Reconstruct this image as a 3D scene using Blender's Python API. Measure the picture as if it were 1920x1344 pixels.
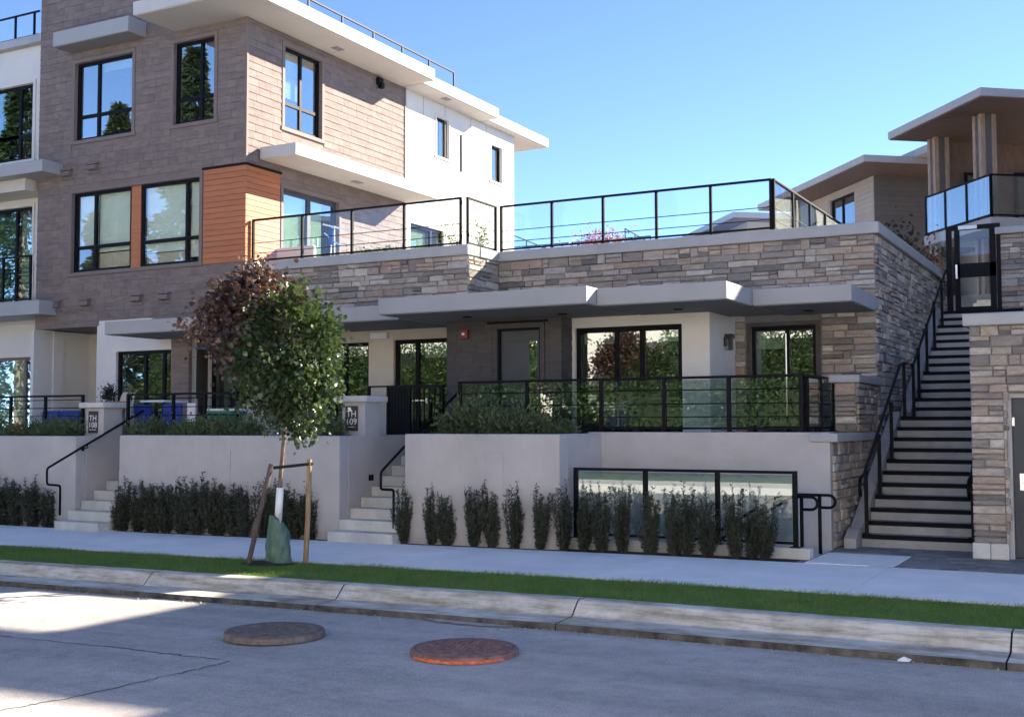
import bpy, math, random
import numpy as np
from mathutils import Vector, Matrix
random.seed(7); RNG = np.random.default_rng(7)
for o in list(bpy.data.objects): bpy.data.objects.remove(o)
S = bpy.context.scene; COL = S.collection
# ------------------------------------------------------------------ camera
EYE = (0.0, 0.0, 1.8)
FPX, YAW, PIT, ROL = 2197.0, 0.491239, 0.055273, -0.0027244
cy, sy, cp, sp = math.cos(YAW), math.sin(YAW), math.cos(PIT), math.sin(PIT)
FW = Vector((-sy*cp, cy*cp, sp)); r0 = Vector((cy, sy, 0)); u0 = r0.cross(FW)
RT = math.cos(ROL)*r0 + math.sin(ROL)*u0; UP = -math.sin(ROL)*r0 + math.cos(ROL)*u0
cd = bpy.data.cameras.new('camera'); cam = bpy.data.objects.new('camera', cd); COL.objects.link(cam)
cam.matrix_world = Matrix(((RT.x, UP.x, -FW.x, EYE[0]), (RT.y, UP.y, -FW.y, EYE[1]), (RT.z, UP.z, -FW.z, EYE[2]), (0, 0, 0, 1)))
cd.sensor_width = 36; cd.lens = FPX/1920*36; cd.clip_start = .05; cd.clip_end = 3000
S.camera = cam
# ------------------------------------------------------------------ sky, sun, exposure
SUN = Vector((1.2, 1.6, 1.0)).normalized()          # towards the sun
w = bpy.data.worlds.new('World'); S.world = w; w.use_nodes = True
nt = w.node_tree; bg = nt.nodes['Background']
sk = nt.nodes.new('ShaderNodeTexSky'); sk.sky_type = 'NISHITA'; sk.sun_disc = False
sk.sun_elevation = math.asin(SUN.z); sk.sun_rotation = math.atan2(SUN.x, SUN.y)
sk.altitude = 0; sk.air_density = .3; sk.dust_density = .0; sk.ozone_density = 2.5
nt.links.new(sk.outputs[0], bg.inputs[0]); bg.inputs[1].default_value = 0.066
sl = bpy.data.lights.new('sun', 'SUN'); so = bpy.data.objects.new('sun', sl); COL.objects.link(so)
sl.energy = 2.45; sl.angle = math.radians(.5); sl.color = (1, .89, .74)
so.rotation_euler = SUN.to_track_quat('Z', 'Y').to_euler(); so.location = (20, 30, 40)
vs = S.view_settings; vs.view_transform = 'Standard'; vs.look = 'None'; vs.gamma = 1; vs.exposure = 3.1; vs.use_curve_mapping = False
S.render.engine = 'CYCLES'
S.cycles.max_bounces = 8; S.cycles.transparent_max_bounces = 24; S.cycles.use_denoising = True

# ------------------------------------------------------------------ materials
def lin(r, g, b):
    f = lambda c: (c/255/12.92) if c/255 <= .04045 else ((c/255+.055)/1.055)**2.4
    return (f(r), f(g), f(b))
M = {}
def N(t, ty, **k):
    n = t.nodes.new(ty)
    for a, v in k.items(): setattr(n, a, v)
    return n
def noise(t, pos, scale, detail=4, rough=.6):
    n = N(t, 'ShaderNodeTexNoise'); n.inputs['Scale'].default_value = scale; n.inputs['Detail'].default_value = detail; n.inputs['Roughness'].default_value = rough
    t.links.new(pos, n.inputs['Vector']); return n
def ramp(t, src, stops):
    r = N(t, 'ShaderNodeValToRGB'); e = r.color_ramp.elements
    while len(e) < len(stops): e.new(.5)
    for x, (p, c) in zip(e, stops): x.position = p; x.color = (*c, 1)
    t.links.new(src, r.inputs[0]); return r
def mixc(t, a, b, fac, mode='MIX'):
    m = N(t, 'ShaderNodeMix', data_type='RGBA', blend_type=mode)
    for s, v in ((m.inputs[0], fac), (m.inputs[6], a), (m.inputs[7], b)):
        if hasattr(v, 'links'): t.links.new(v, s)
        elif isinstance(v, (int, float)): s.default_value = v
        else: s.default_value = (*v, 1)
    return m.outputs[2]
def base(name):
    m = bpy.data.materials.new(name); m.use_nodes = True; t = m.node_tree; M[name] = m
    return m, t, t.nodes['Principled BSDF'], N(t, 'ShaderNodeNewGeometry')
def mat(name, c, rough=.75, var=.10, scale=2.5, bump=.0, bscale=120, isl=0., metal=0., spec=.4, grime=0., gscale=1.2, stretch=None):
    m, t, p, g = base(name); pos = g.outputs['Position']
    if stretch:
        mp = N(t, 'ShaderNodeMapping'); mp.inputs['Scale'].default_value = stretch; t.links.new(pos, mp.inputs[0]); pos2 = mp.outputs[0]
    else: pos2 = pos
    n1 = noise(t, pos2, scale, 6, .65)
    lo = tuple(max(0, x*(1-var*1.6)) for x in c); hi = tuple(min(1, x*(1+var*1.6)) for x in c)
    col = ramp(t, n1.outputs['Fac'], [(.3, lo), (.7, hi)]).outputs[0]
    if isl:
        oi = N(t, 'ShaderNodeObjectInfo'); ad = N(t, 'ShaderNodeMath', operation='ADD'); t.links.new(oi.outputs['Random'], ad.inputs[0]); t.links.new(g.outputs['Random Per Island'], ad.inputs[1])
        fr = N(t, 'ShaderNodeMath', operation='FRACT'); t.links.new(ad.outputs[0], fr.inputs[0])
        v = ramp(t, fr.outputs[0], [(0, (1-isl,)*3), (1, (1+isl,)*3)])
        col = mixc(t, col, v.outputs[0], 1.0, 'MULTIPLY')
    if grime:
        n2 = noise(t, pos2, gscale, 8, .7)
        rr = ramp(t, n2.outputs['Fac'], [(.42, (0, 0, 0)), (.72, (1, 1, 1))])
        mu = N(t, 'ShaderNodeMath', operation='MULTIPLY'); mu.inputs[1].default_value = grime; t.links.new(rr.outputs[0], mu.inputs[0])
        col = mixc(t, col, tuple(x*.45 for x in c), mu.outputs[0])
    t.links.new(col, p.inputs['Base Color'])
    p.inputs['Roughness'].default_value = rough; p.inputs['Metallic'].default_value = metal; p.inputs['Specular IOR Level'].default_value = spec
    if bump:
        nb = noise(t, pos, bscale, 5, .7); b = N(t, 'ShaderNodeBump'); b.inputs['Strength'].default_value = bump; b.inputs['Distance'].default_value = .01
        t.links.new(nb.outputs['Fac'], b.inputs['Height']); t.links.new(b.outputs[0], p.inputs['Normal'])
    return m
mat('shingle', (.195, .152, .135), .85, .14, 3, .35, 60, .10, stretch=(1, 1, 6))
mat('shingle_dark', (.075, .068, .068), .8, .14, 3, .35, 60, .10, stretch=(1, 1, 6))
mat('trim_brown', (.19, .15, .135), .75, .05)
mat('orange', (.44, .15, .055), .55, .16, 3, .2, 40, .07, stretch=(.6, .6, 25))
mat('stucco', (.50, .465, .45), .92, .06, 1.3, .5, 260, grime=.14, gscale=.9)
mat('bounce_house_white', (.80, .77, .72), .8, .03)  # walls of the added houses opposite, pale to bounce sunlight
mat('white_wall', (.66, .63, .59), .8, .03, 1.5, .1, 150)
mat('cream_wall', (.58, .53, .45), .8, .04, 1.5, .1, 150)
mat('fascia', (.34, .335, .335), .55, .04, 1.2, .06, 80)
mat('fascia_white', (.50, .48, .46), .6, .03)
mat('soffit', (.50, .47, .44), .8, .03, 2)
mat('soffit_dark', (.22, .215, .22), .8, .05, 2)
mat('cap', (.37, .365, .365), .6, .06, 2, .15, 120)
mat('black', (.006, .006, .007), .5, .2, 6, spec=.12)
mat('gate_black', (.009, .009, .010), .55, .2, 6, spec=.12)
mat('door_grey', (.05, .056, .066), .5, .1)
mat('concrete', (.60, .58, .54), .9, .10, 2.5, .35, 160, grime=.28, gscale=1.6)
mat('walk', (.86, .83, .79), .92, .05, 1.4, .3, 220, .03, grime=.10, gscale=.8)
mat('stair', (.36, .355, .34), .9, .10, 3, .3, 180, grime=.35, gscale=2.2)
mat('turf', (.11, .19, .04), .95, .3, 8, .6, 60)
mat('step', (.58, .56, .51), .9, .10, 3, .3, 180, grime=.3, gscale=2.2)
mat('nosing', (.010, .010, .012), .8, .1, spec=.1)
mat('paver', (.22, .21, .21), .85, .14, 6, .4, 140, .22)
mat('mulch', (.035, .025, .018), .95, .5, 30, .8, 60)
mat('soil', (.06, .05, .03), .95, .4, 15, .6, 80)
mat('mortar', (.20, .185, .17), .95, .1, 8, .4, 120)
mat('steel', (.62, .62, .62), .28, .05, metal=1)
mat('stake', (.30, .20, .115), .8, .25, 6, .4, 60, stretch=(8, 8, 1))
mat('stake_dark', (.10, .07, .06), .85, .25, 6, .4, 60, stretch=(8, 8, 1))
mat('bark', (.16, .12, .09), .9, .3, 12, .6, 60)
mat('guard_white', (.8, .8, .8), .5, .03)
mat('bag', (.085, .15, .11), .55, .2, 7, .25, 40)
mat('strap', (.02, .02, .02), .8)
mat('sign_plate', (.035, .03, .03), .5, .1)
mat('letter', (.75, .74, .72), .6, .03)
mat('red_box', (.18, .018, .02), .4, .1)
mat('rust', (.17, .135, .12), .7, .28, 14, .6, 90, grime=.4, gscale=5)
mat('rust_red', (.24, .13, .11), .75, .28, 14, .6, 90, grime=.4, gscale=5)
mat('orange_paint', (.75, .16, .06), .7, .3, 20)
mat('asphalt_seam', (.05, .05, .05), .9, .3, 12)
mat('yellow_paint', (.70, .45, .05), .8, .15, 10)
mat('patch', (.42, .39, .35), .95, .2, 12, .4, 200)
mat('blue_cloth', (.035, .06, .28), .9, .2, 5)
mat('wood_tan', (.30, .22, .165), .7, .2, 4, stretch=(6, 6, 1))
mat('wood_soffit', (.125, .082, .068), .6, .15, 3, stretch=(3, 3, 1))
mat('green_pot', (.05, .20, .14), .35, .25, 5)
mat('terracotta', (.36, .15, .08), .8, .2, 6)
mat('cream_cloth', (.62, .52, .40), .9, .1)
mat('white_plastic', (.78, .8, .82), .4, .03)
mat('pale_blue', (.35, .62, .85), .4, .05)
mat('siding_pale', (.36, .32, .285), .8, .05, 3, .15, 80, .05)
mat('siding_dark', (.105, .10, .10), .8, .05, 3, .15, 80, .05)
mat('interior', (.16, .15, .14), .9, .1)
mat('blind', (.78, .84, .74), .9, .03)
mat('blind_white', (.70, .70, .66), .9, .03)
mat('roof_membrane', (.35, .35, .36), .9, .1)
mat('stem', (.06, .05, .035), .9, .3, 20)
mat('teal', (.03, .14, .13), .5, .1)
mat('litter', (.8, .8, .8), .8, .05)
mat('metal_lamp', (.02, .02, .022), .4)

# road: worn asphalt, several scales
m, t, p, g = base('asphalt'); pos = g.outputs['Position']
a = noise(t, pos, .35, 6, .65); b2 = noise(t, pos, 75, 4, .85); c2 = noise(t, pos, 4, 10, .78)
mp = N(t, 'ShaderNodeMapping'); mp.inputs['Scale'].default_value = (.25, 2.2, 1); t.links.new(pos, mp.inputs[0]); d2 = noise(t, mp.outputs[0], 1.0, 6, .6)
col = ramp(t, a.outputs['Fac'], [(.3, (.36, .33, .305)), (.7, (.46, .425, .395))]).outputs[0]
col = mixc(t, col, ramp(t, d2.outputs['Fac'], [(.3, (.82,)*3), (.65, (1.12,)*3)]).outputs[0], 1, 'MULTIPLY')
col = mixc(t, col, ramp(t, c2.outputs['Fac'], [(.25, (.70,)*3), (.5, (1.0,)*3), (.75, (1.22,)*3)]).outputs[0], 1, 'MULTIPLY')
col = mixc(t, col, ramp(t, b2.outputs['Fac'], [(.28, (.42,)*3), (.5, (1.0,)*3), (.72, (1.6,)*3)]).outputs[0], 1, 'MULTIPLY')
t.links.new(col, p.inputs['Base Color']); p.inputs['Roughness'].default_value = .85
bm_ = N(t, 'ShaderNodeBump'); bm_.inputs['Strength'].default_value = .6; bm_.inputs['Distance'].default_value = .006
t.links.new(b2.outputs['Fac'], bm_.inputs['Height']); t.links.new(bm_.outputs[0], p.inputs['Normal'])
# kerb: stained concrete
m, t, p, g = base('kerb'); pos = g.outputs['Position']
mp = N(t, 'ShaderNodeMapping'); mp.inputs['Scale'].default_value = (1, 4, 14); t.links.new(pos, mp.inputs[0])
a = noise(t, mp.outputs[0], 1.3, 8, .7); b2 = noise(t, pos, 180, 4, .7); c2 = noise(t, pos, 2.2, 6, .7)
col = ramp(t, a.outputs['Fac'], [(.30, (.26, .23, .17)), (.42, (.42, .38, .30)), (.52, (.60, .56, .49)), (.72, (.72, .69, .64))]).outputs[0]
col = mixc(t, col, ramp(t, c2.outputs['Fac'], [(.28, (.55, .54, .50)), (.6, (1.06,)*3)]).outputs[0], 1, 'MULTIPLY')
col = mixc(t, col, ramp(t, b2.outputs['Fac'], [(.3, (.8,)*3), (.7, (1.12,)*3)]).outputs[0], 1, 'MULTIPLY')
t.links.new(col, p.inputs['Base Color']); p.inputs['Roughness'].default_value = .9
bm_ = N(t, 'ShaderNodeBump'); bm_.inputs['Strength'].default_value = .5; bm_.inputs['Distance'].default_value = .006
t.links.new(b2.outputs['Fac'], bm_.inputs['Height']); t.links.new(bm_.outputs[0], p.inputs['Normal'])
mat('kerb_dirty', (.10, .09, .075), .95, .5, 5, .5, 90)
# ledge stone
m, t, p, g = base('stone'); pos = g.outputs['Position']
oi = N(t, 'ShaderNodeObjectInfo'); ad = N(t, 'ShaderNodeMath', operation='ADD'); t.links.new(oi.outputs['Random'], ad.inputs[0]); t.links.new(g.outputs['Random Per Island'], ad.inputs[1])
fr = N(t, 'ShaderNodeMath', operation='FRACT'); t.links.new(ad.outputs[0], fr.inputs[0])
r = ramp(t, fr.outputs[0], [(0, (.16, .15, .145)), (.14, (.29, .25, .22)), (.30, (.43, .36, .295)), (.44, (.22, .20, .19)), (.6, (.52, .45, .385)), (.74, (.35, .255, .20)), (.86, (.40, .37, .345)), (1, (.58, .52, .45))])
mp = N(t, 'ShaderNodeMapping'); mp.inputs['Scale'].default_value = (1, 1, 3.5); t.links.new(pos, mp.inputs[0])
n1 = noise(t, mp.outputs[0], 7, 8, .7); n2 = noise(t, pos, 45, 6, .75)
col = mixc(t, r.outputs[0], ramp(t, n1.outputs['Fac'], [(.28, (.66, .64, .62)), (.72, (1.3, 1.28, 1.24))]).outputs[0], 1, 'MULTIPLY')
col = mixc(t, col, ramp(t, n2.outputs['Fac'], [(.3, (.75,)*3), (.7, (1.2,)*3)]).outputs[0], 1, 'MULTIPLY')
t.links.new(col, p.inputs['Base Color']); p.inputs['Roughness'].default_value = .88
bm_ = N(t, 'ShaderNodeBump'); bm_.inputs['Strength'].default_value = .9; bm_.inputs['Distance'].default_value = .012
t.links.new(n2.outputs['Fac'], bm_.inputs['Height']); t.links.new(bm_.outputs[0], p.inputs['Normal'])
# glass
def glass(name, basef, tint, wav=.012, power=4):
    m = bpy.data.materials.new(name); m.use_nodes = True; t = m.node_tree; M[name] = m
    t.nodes.remove(t.nodes['Principled BSDF']); out = t.nodes['Material Output']
    lw = N(t, 'ShaderNodeLayerWeight'); lw.inputs[0].default_value = .5
    pw = N(t, 'ShaderNodeMath', operation='POWER'); pw.inputs[1].default_value = power; t.links.new(lw.outputs['Facing'], pw.inputs[0])
    mr = N(t, 'ShaderNodeMapRange'); mr.inputs[3].default_value = basef; mr.inputs[4].default_value = 1; t.links.new(pw.outputs[0], mr.inputs[0])
    tr = N(t, 'ShaderNodeBsdfTransparent'); tr.inputs[0].default_value = (*tint, 1)
    gl = N(t, 'ShaderNodeBsdfGlossy'); gl.inputs['Roughness'].default_value = .004; gl.inputs[0].default_value = (.95, .98, .98, 1)
    g = N(t, 'ShaderNodeNewGeometry'); n = noise(t, g.outputs['Position'], 1.6, 2, .5); b = N(t, 'ShaderNodeBump'); b.inputs['Strength'].default_value = wav*1.3; b.inputs['Distance'].default_value = .05
    t.links.new(n.outputs['Fac'], b.inputs['Height']); t.links.new(b.outputs[0], gl.inputs['Normal'])
    mx = N(t, 'ShaderNodeMixShader'); t.links.new(mr.outputs[0], mx.inputs[0]); t.links.new(tr.outputs[0], mx.inputs[1]); t.links.new(gl.outputs[0], mx.inputs[2]); t.links.new(mx.outputs[0], out.inputs[0])
glass('glass', .30, (.80, .88, .84))
glass('glass_blind', .12, (.97, .99, .97))
glass('glass_low', .16, (.75, .82, .78))
glass('glass_clear', .03, (.96, .985, .975), .004)
glass('glass_frost', .10, (.75, .83, .82), .004)
# foliage
def leafmat(name, stops, trans=.35, rough=.45, patch=3.0):
    m, t, p, g = base(name); out = t.nodes['Material Output']
    n = noise(t, g.outputs['Position'], patch, 3, .6)
    ad = N(t, 'ShaderNodeMath', operation='MULTIPLY_ADD'); ad.inputs[1].default_value = .55; t.links.new(g.outputs['Random Per Island'], ad.inputs[0])
    mu = N(t, 'ShaderNodeMath', operation='MULTIPLY_ADD'); mu.inputs[1].default_value = .9; mu.inputs[2].default_value = -.2; t.links.new(n.outputs['Fac'], mu.inputs[0]); t.links.new(mu.outputs[0], ad.inputs[2])
    r = ramp(t, ad.outputs[0], stops); t.links.new(r.outputs[0], p.inputs['Base Color']); p.inputs['Roughness'].default_value = rough
    tl = N(t, 'ShaderNodeBsdfTranslucent'); br = mixc(t, r.outputs[0], (1.6, 1.7, .9), 1, 'MULTIPLY'); t.links.new(br, tl.inputs[0])
    mx = N(t, 'ShaderNodeMixShader'); mx.inputs[0].default_value = trans; t.links.new(p.outputs[0], mx.inputs[1]); t.links.new(tl.outputs[0], mx.inputs[2]); t.links.new(mx.outputs[0], out.inputs[0])
leafmat('leaf_green', [(0, (.018, .030, .014)), (.5, (.040, .066, .026)), (1, (.085, .115, .045))], .22, .32)
leafmat('leaf_bronze', [(0, (.035, .020, .020)), (.5, (.07, .038, .034)), (1, (.13, .07, .05))], .25, .35)
leafmat('yew', [(0, (.022, .028, .018)), (.5, (.042, .05, .03)), (1, (.08, .088, .05))], .15, .55)
leafmat('grass', [(0, (.09, .15, .035)), (.45, (.13, .225, .05)), (.75, (.18, .25, .07)), (1, (.27, .27, .12))], .35, .55, 2.2)
leafmat('tuft', [(0, (.045, .065, .03)), (.5, (.10, .13, .06)), (1, (.18, .20, .10))], .3, .6)
leafmat('conifer', [(0, (.008, .014, .008)), (.5, (.018, .032, .014)), (1, (.04, .06, .025))], .15, .6)
leafmat('hedge_leaf', [(0, (.015, .035, .010)), (.5, (.035, .075, .018)), (1, (.08, .13, .03))], .3, .5, 1.5)
leafmat('red_leaf', [(0, (.14, .03, .02)), (.5, (.25, .06, .04)), (1, (.35, .12, .08))], .4, .5)
leafmat('dark_flower', [(0, (.01, .01, .012)), (.5, (.022, .022, .02)), (1, (.05, .03, .03))], .1, .6)

# ------------------------------------------------------------------ builders
class Fr:                       # a wall plane: u along it, z up, d outward
    def __init__(s, o, U, Nn): s.o, s.U, s.N = o, U, Nn
    def p(s, u, z, d=0.): return (s.o[0]+s.U[0]*u+s.N[0]*d, s.o[1]+s.U[1]*u+s.N[1]*d, z)
    def off(s, d): return Fr((s.o[0]+s.N[0]*d, s.o[1]+s.N[1]*d), s.U, s.N)
def front(y): return Fr((0, y), (1, 0), (0, -1))
def side(x): return Fr((x, 0), (0, 1), (1, 0))
WORLD = Fr((0, 0), (1, 0), (0, 1))
class MB:
    def __init__(s): s.v, s.f, s.mi, s.mats = [], [], [], []
    def add(s, v, f, m=None):
        k = len(s.v); s.v += [tuple(x) for x in v]; s.f += [tuple(i+k for i in q) for q in f]
        if m is not None and m not in s.mats: s.mats.append(m)
        s.mi += [s.mats.index(m) if m is not None else 0]*len(f)
    def hexa(s, P, m=None):      # 8 points: bottom loop 0-3, top loop 4-7
        a, b, c = Vector(P[1])-Vector(P[0]), Vector(P[3])-Vector(P[0]), Vector(P[4])-Vector(P[0])
        F = [(0, 3, 2, 1), (4, 5, 6, 7), (0, 1, 5, 4), (1, 2, 6, 5), (2, 3, 7, 6), (3, 0, 4, 7)]
        if a.cross(b).dot(c) < 0: F = [q[::-1] for q in F]
        s.add(P, F, m)
    def box(s, x0, x1, y0, y1, z0, z1, m=None):
        s.hexa([(x0, y0, z0), (x1, y0, z0), (x1, y1, z0), (x0, y1, z0), (x0, y0, z1), (x1, y0, z1), (x1, y1, z1), (x0, y1, z1)], m)
    def fbox(s, F, u0, u1, z0, z1, d0, d1, m=None):
        s.hexa([F.p(u0, z0, d0), F.p(u1, z0, d0), F.p(u1, z0, d1), F.p(u0, z0, d1), F.p(u0, z1, d0), F.p(u1, z1, d0), F.p(u1, z1, d1), F.p(u0, z1, d1)], m)
    def prism(s, poly, a, b, fn, m=None):     # poly of 2-tuples, extruded a..b ; fn(q, t) -> xyz
        n = len(poly); v = [fn(q, a) for q in poly]+[fn(q, b) for q in poly]
        f = [tuple(range(n))[::-1], tuple(range(n, 2*n))]+[(i, (i+1) % n, n+(i+1) % n, n+i) for i in range(n)]
        s.add(v, f, m)
    def tube(s, pts, r, n=8, m=None, cap=True):
        pts = [Vector(q) for q in pts]; rs = r if isinstance(r, (list, tuple)) else [r]*len(pts); k = len(s.v); V = []; Fq = []
        prev = None
        for i, q in enumerate(pts):
            d = (pts[min(i+1, len(pts)-1)]-pts[max(i-1, 0)]).normalized()
            if prev is None: x = d.orthogonal().normalized()
            else:
                x = prev-d*prev.dot(d); x = x.normalized() if x.length > 1e-5 else d.orthogonal().normalized()
            prev = x; y = d.cross(x)
            V += [q+rs[i]*(math.cos(2*math.pi*j/n)*x+math.sin(2*math.pi*j/n)*y) for j in range(n)]
        for i in range(len(pts)-1):
            Fq += [(i*n+j, i*n+(j+1) % n, (i+1)*n+(j+1) % n, (i+1)*n+j) for j in range(n)]
        if cap: Fq += [tuple(range(n))[::-1], tuple((len(pts)-1)*n+j for j in range(n))]
        s.add(V, Fq, m)
    def lathe(s, prof, c, n=24, m=None):
        V = []; Fq = []
        for r, z in prof: V += [(c[0]+r*math.cos(2*math.pi*j/n), c[1]+r*math.sin(2*math.pi*j/n), c[2]+z) for j in range(n)]
        for i in range(len(prof)-1): Fq += [(i*n+j, i*n+(j+1) % n, (i+1)*n+(j+1) % n, (i+1)*n+j) for j in range(n)]
        Fq += [tuple(range(n))[::-1], tuple((len(prof)-1)*n+j for j in range(n))]
        s.add(V, Fq, m)
    def mesh(s, name, m):
        me = bpy.data.meshes.new(name); me.from_pydata(s.v, [], s.f)
        for x in (s.mats if s.mats else [m]): me.materials.append(M[x if x else m])
        if s.mats: me.polygons.foreach_set('material_index', s.mi)
        me.update(); return me
    def build(s, name, m, parent=None, bev=0, smooth=False):
        o = bpy.data.objects.new(name, s.mesh(name, m)); COL.objects.link(o); o.parent = parent
        if smooth: o.data.polygons.foreach_set('use_smooth', [True]*len(o.data.polygons))
        if bev:
            b = o.modifiers.new('bevel', 'BEVEL'); b.width = bev; b.segments = 2; b.limit_method = 'ANGLE'; b.angle_limit = .6
        return o
def tag(o, label=None, cat=None, group=None, kind=None):
    for k, v in (('label', label), ('category', cat), ('group', group), ('kind', kind)):
        if v: o[k] = v
    return o
def thing(name, label, cat, loc=(0, 0, 0), group=None):
    o = bpy.data.objects.new(name, None); COL.objects.link(o); o.location = loc; o.empty_display_size = .2
    if loc != (0, 0, 0): BASE[o.name] = Vector(loc)
    return tag(o, label, cat, group)
BASE = {}
def settle():                    # parts are modelled in world space: undo the parent offset
    bpy.context.view_layer.update()
    for o in COL.objects:
        if o.parent and o.parent.name in BASE and not o.get('local'): o.matrix_parent_inverse = Matrix.Translation(-BASE[o.parent.name])
def copy_tree(o, parent=None):
    c = o.copy(); COL.objects.link(c); c.parent = parent
    if o.name in BASE: BASE[c.name] = BASE[o.name]
    for ch in [x for x in COL.objects if x.parent == o]: copy_tree(ch, c)
    return c
def px(x, y, X=None, Y=None, Z=None):      # point on a plane seen at a photo pixel (used for measuring layout)
    d = FW+(x-960)/FPX*RT-(y-672)/FPX*UP
    t = X/d.x if X is not None else Y/d.y if Y is not None else (Z-EYE[2])/d.z
    return Vector(EYE)+t*d
def proj_area(p, w_, h_, nrm):
    d = Vector(p)-Vector(EYE); L = d.length; wd = d.dot(FW)
    if wd <= 0: return 0
    sx = d.dot(RT)/wd*FPX; sy_ = d.dot(UP)/wd*FPX
    inside = 1 if abs(sx) < 990 and abs(sy_) < 700 else .02
    return inside*w_*h_*max(.0, -d.normalized().dot(Vector((nrm[0], nrm[1], 0))))/L**2
def wallmesh(mb, F, u0, u1, z0, z1, holes, thick, m=None, d=0.):
    zs = sorted({z0, z1, *[min(max(h[2], z0), z1) for h in holes], *[min(max(h[3], z0), z1) for h in holes]})
    us = sorted({u0, u1, *[min(max(h[0], u0), u1) for h in holes], *[min(max(h[1], u0), u1) for h in holes]})
    for za, zb in zip(zs, zs[1:]):
        run = None
        for ua, ub in zip(us, us[1:]):
            mu, mz = (ua+ub)/2, (za+zb)/2
            solid = not any(h[0] < mu < h[1] and h[2] < mz < h[3] for h in holes)
            if solid: run = (run[0], ub) if run else (ua, ub)
            if (not solid or ub == us[-1]) and run: mb.fbox(F, run[0], run[1], za, zb, d-thick, d, m); run = None
def spans(a, b, holes):          # cut [a,b] by intervals
    out = [(a, b)]
    for h0, h1 in holes: out = [s for (x, y) in out for s in ((x, min(y, h0)), (max(x, h1), y)) if s[1]-s[0] > .02]
    return out
class Clad:                      # gathers small pieces; the 300 that show largest become parts, the rest one part
    def __init__(s, parent, name, rest, m, limit=300): s.P, s.name, s.rest, s.m, s.items, s.limit = parent, name, rest, m, [], limit
    def put(s, area, verts, faces): s.items.append((area, verts, faces))
    def done(s):
        s.items.sort(key=lambda q: -q[0])
        for a, v, f in s.items[:s.limit]:
            c = np.mean(np.array(v), axis=0); mb = MB(); mb.add([tuple(np.array(q)-c) for q in v], f)
            o = mb.build(s.name, s.m, s.P); o.location = c
        if len(s.items) > s.limit:
            mb = MB()
            for a, v, f in s.items[s.limit:]: mb.add(v, f)
            o = mb.build(s.rest, s.m, s.P); tag(o, kind='stuff')
BOXF = [(0, 3, 2, 1), (4, 5, 6, 7), (0, 1, 5, 4), (1, 2, 6, 5), (2, 3, 7, 6), (3, 0, 4, 7)]
def orient(P, F):
    a, b, c = Vector(P[1])-Vector(P[0]), Vector(P[3])-Vector(P[0]), Vector(P[4])-Vector(P[0])
    return F if a.cross(b).dot(c) >= 0 else [q[::-1] for q in F]
def shingles(cl, F, u0, u1, z0, z1, holes, course=.165, w=(.17, .40), th=.018, rnd=random):
    z = z0
    while z < z1-.03:
        zt = min(z+course, z1); mid = (z+zt)/2
        hs = [(h[0], h[1]) for h in holes if h[2] < zt-.01 and h[3] > z+.01]
        for a, b in spans(u0, u1, hs):
            u = a
            while u < b-.01:
                ww = rnd.uniform(*w); ue = u+ww
                if b-ue < w[0]*.7: ue = b
                t1 = th*rnd.uniform(.85, 1.12); gp = .002
                P = [F.p(u+gp, z-.004, .002), F.p(ue-gp, z-.004, .002), F.p(ue-gp, z-.004, t1), F.p(u+gp, z-.004, t1), F.p(u+gp, zt+.004, .001), F.p(ue-gp, zt+.004, .001), F.p(ue-gp, zt+.004, .006), F.p(u+gp, zt+.004, .006)]
                cl.put(proj_area(P[2], ue-u, zt-z, F.N), P, orient(P, BOXF)); u = ue
        z = zt
def stones(cl, F, u0, u1, z0, z1, holes=(), slope=None, rnd=random, hmin=.085, hmax=.165, wmax=.62):
    z = z0; g = .006
    while z < z1-.02:
        h = rnd.uniform(hmin, hmax); zt = z+h
        if z1-zt < hmin: zt = z1
        hs = [(q[0], q[1]) for q in holes if q[2] < zt-.01 and q[3] > z+.01]
        a0, b0 = u0, u1
        if slope: a0, b0 = slope(z, zt, u0, u1)
        for a, b in (spans(a0, b0, hs) if b0-a0 > .05 else []):
            u = a
            while u < b-.01:
                ww = rnd.uniform(.16, wmax)*(1 if zt-z < .13 else .75); ue = u+ww
                if b-ue < .16: ue = b
                rows = [(z, zt)]
                if zt-z > .125 and rnd.random() < .40: mz = z+(zt-z)*rnd.uniform(.4, .6); rows = [(z, mz), (mz, zt)]
                for za, zb in rows:
                    dp = rnd.uniform(.018, .06); j = lambda s_: rnd.uniform(-s_, s_)
                    q = [(u+g, za+g), (ue-g, za+g), (ue-g, zb-g), (u+g, zb-g)]; bv = min(.014, (zb-za)*.16)
                    P = [F.p(a_, b_, -.01) for a_, b_ in q]+[F.p(a_+j(.005), b_+j(.005), dp*.72) for a_, b_ in q]
                    cx, cz = (u+ue)/2, (za+zb)/2
                    P += [F.p(a_+math.copysign(bv, cx-a_)+j(.006), b_+math.copysign(bv, cz-b_)+j(.004), dp+j(.008)) for a_, b_ in q]
                    Fq = [(0, 1, 5, 4), (1, 2, 6, 5), (2, 3, 7, 6), (3, 0, 4, 7), (4, 5, 9, 8), (5, 6, 10, 9), (6, 7, 11, 10), (7, 4, 8, 11), (8, 9, 10, 11)]
                    A, B, Cc = Vector(P[1])-Vector(P[0]), Vector(P[3])-Vector(P[0]), Vector(P[8])-Vector(P[0])
                    if A.cross(B).dot(Cc) < 0: Fq = [x[::-1] for x in Fq]
                    cl.put(proj_area(P[8], ue-u, zb-za, F.N), P, Fq)
                u = ue
        z = zt
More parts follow.
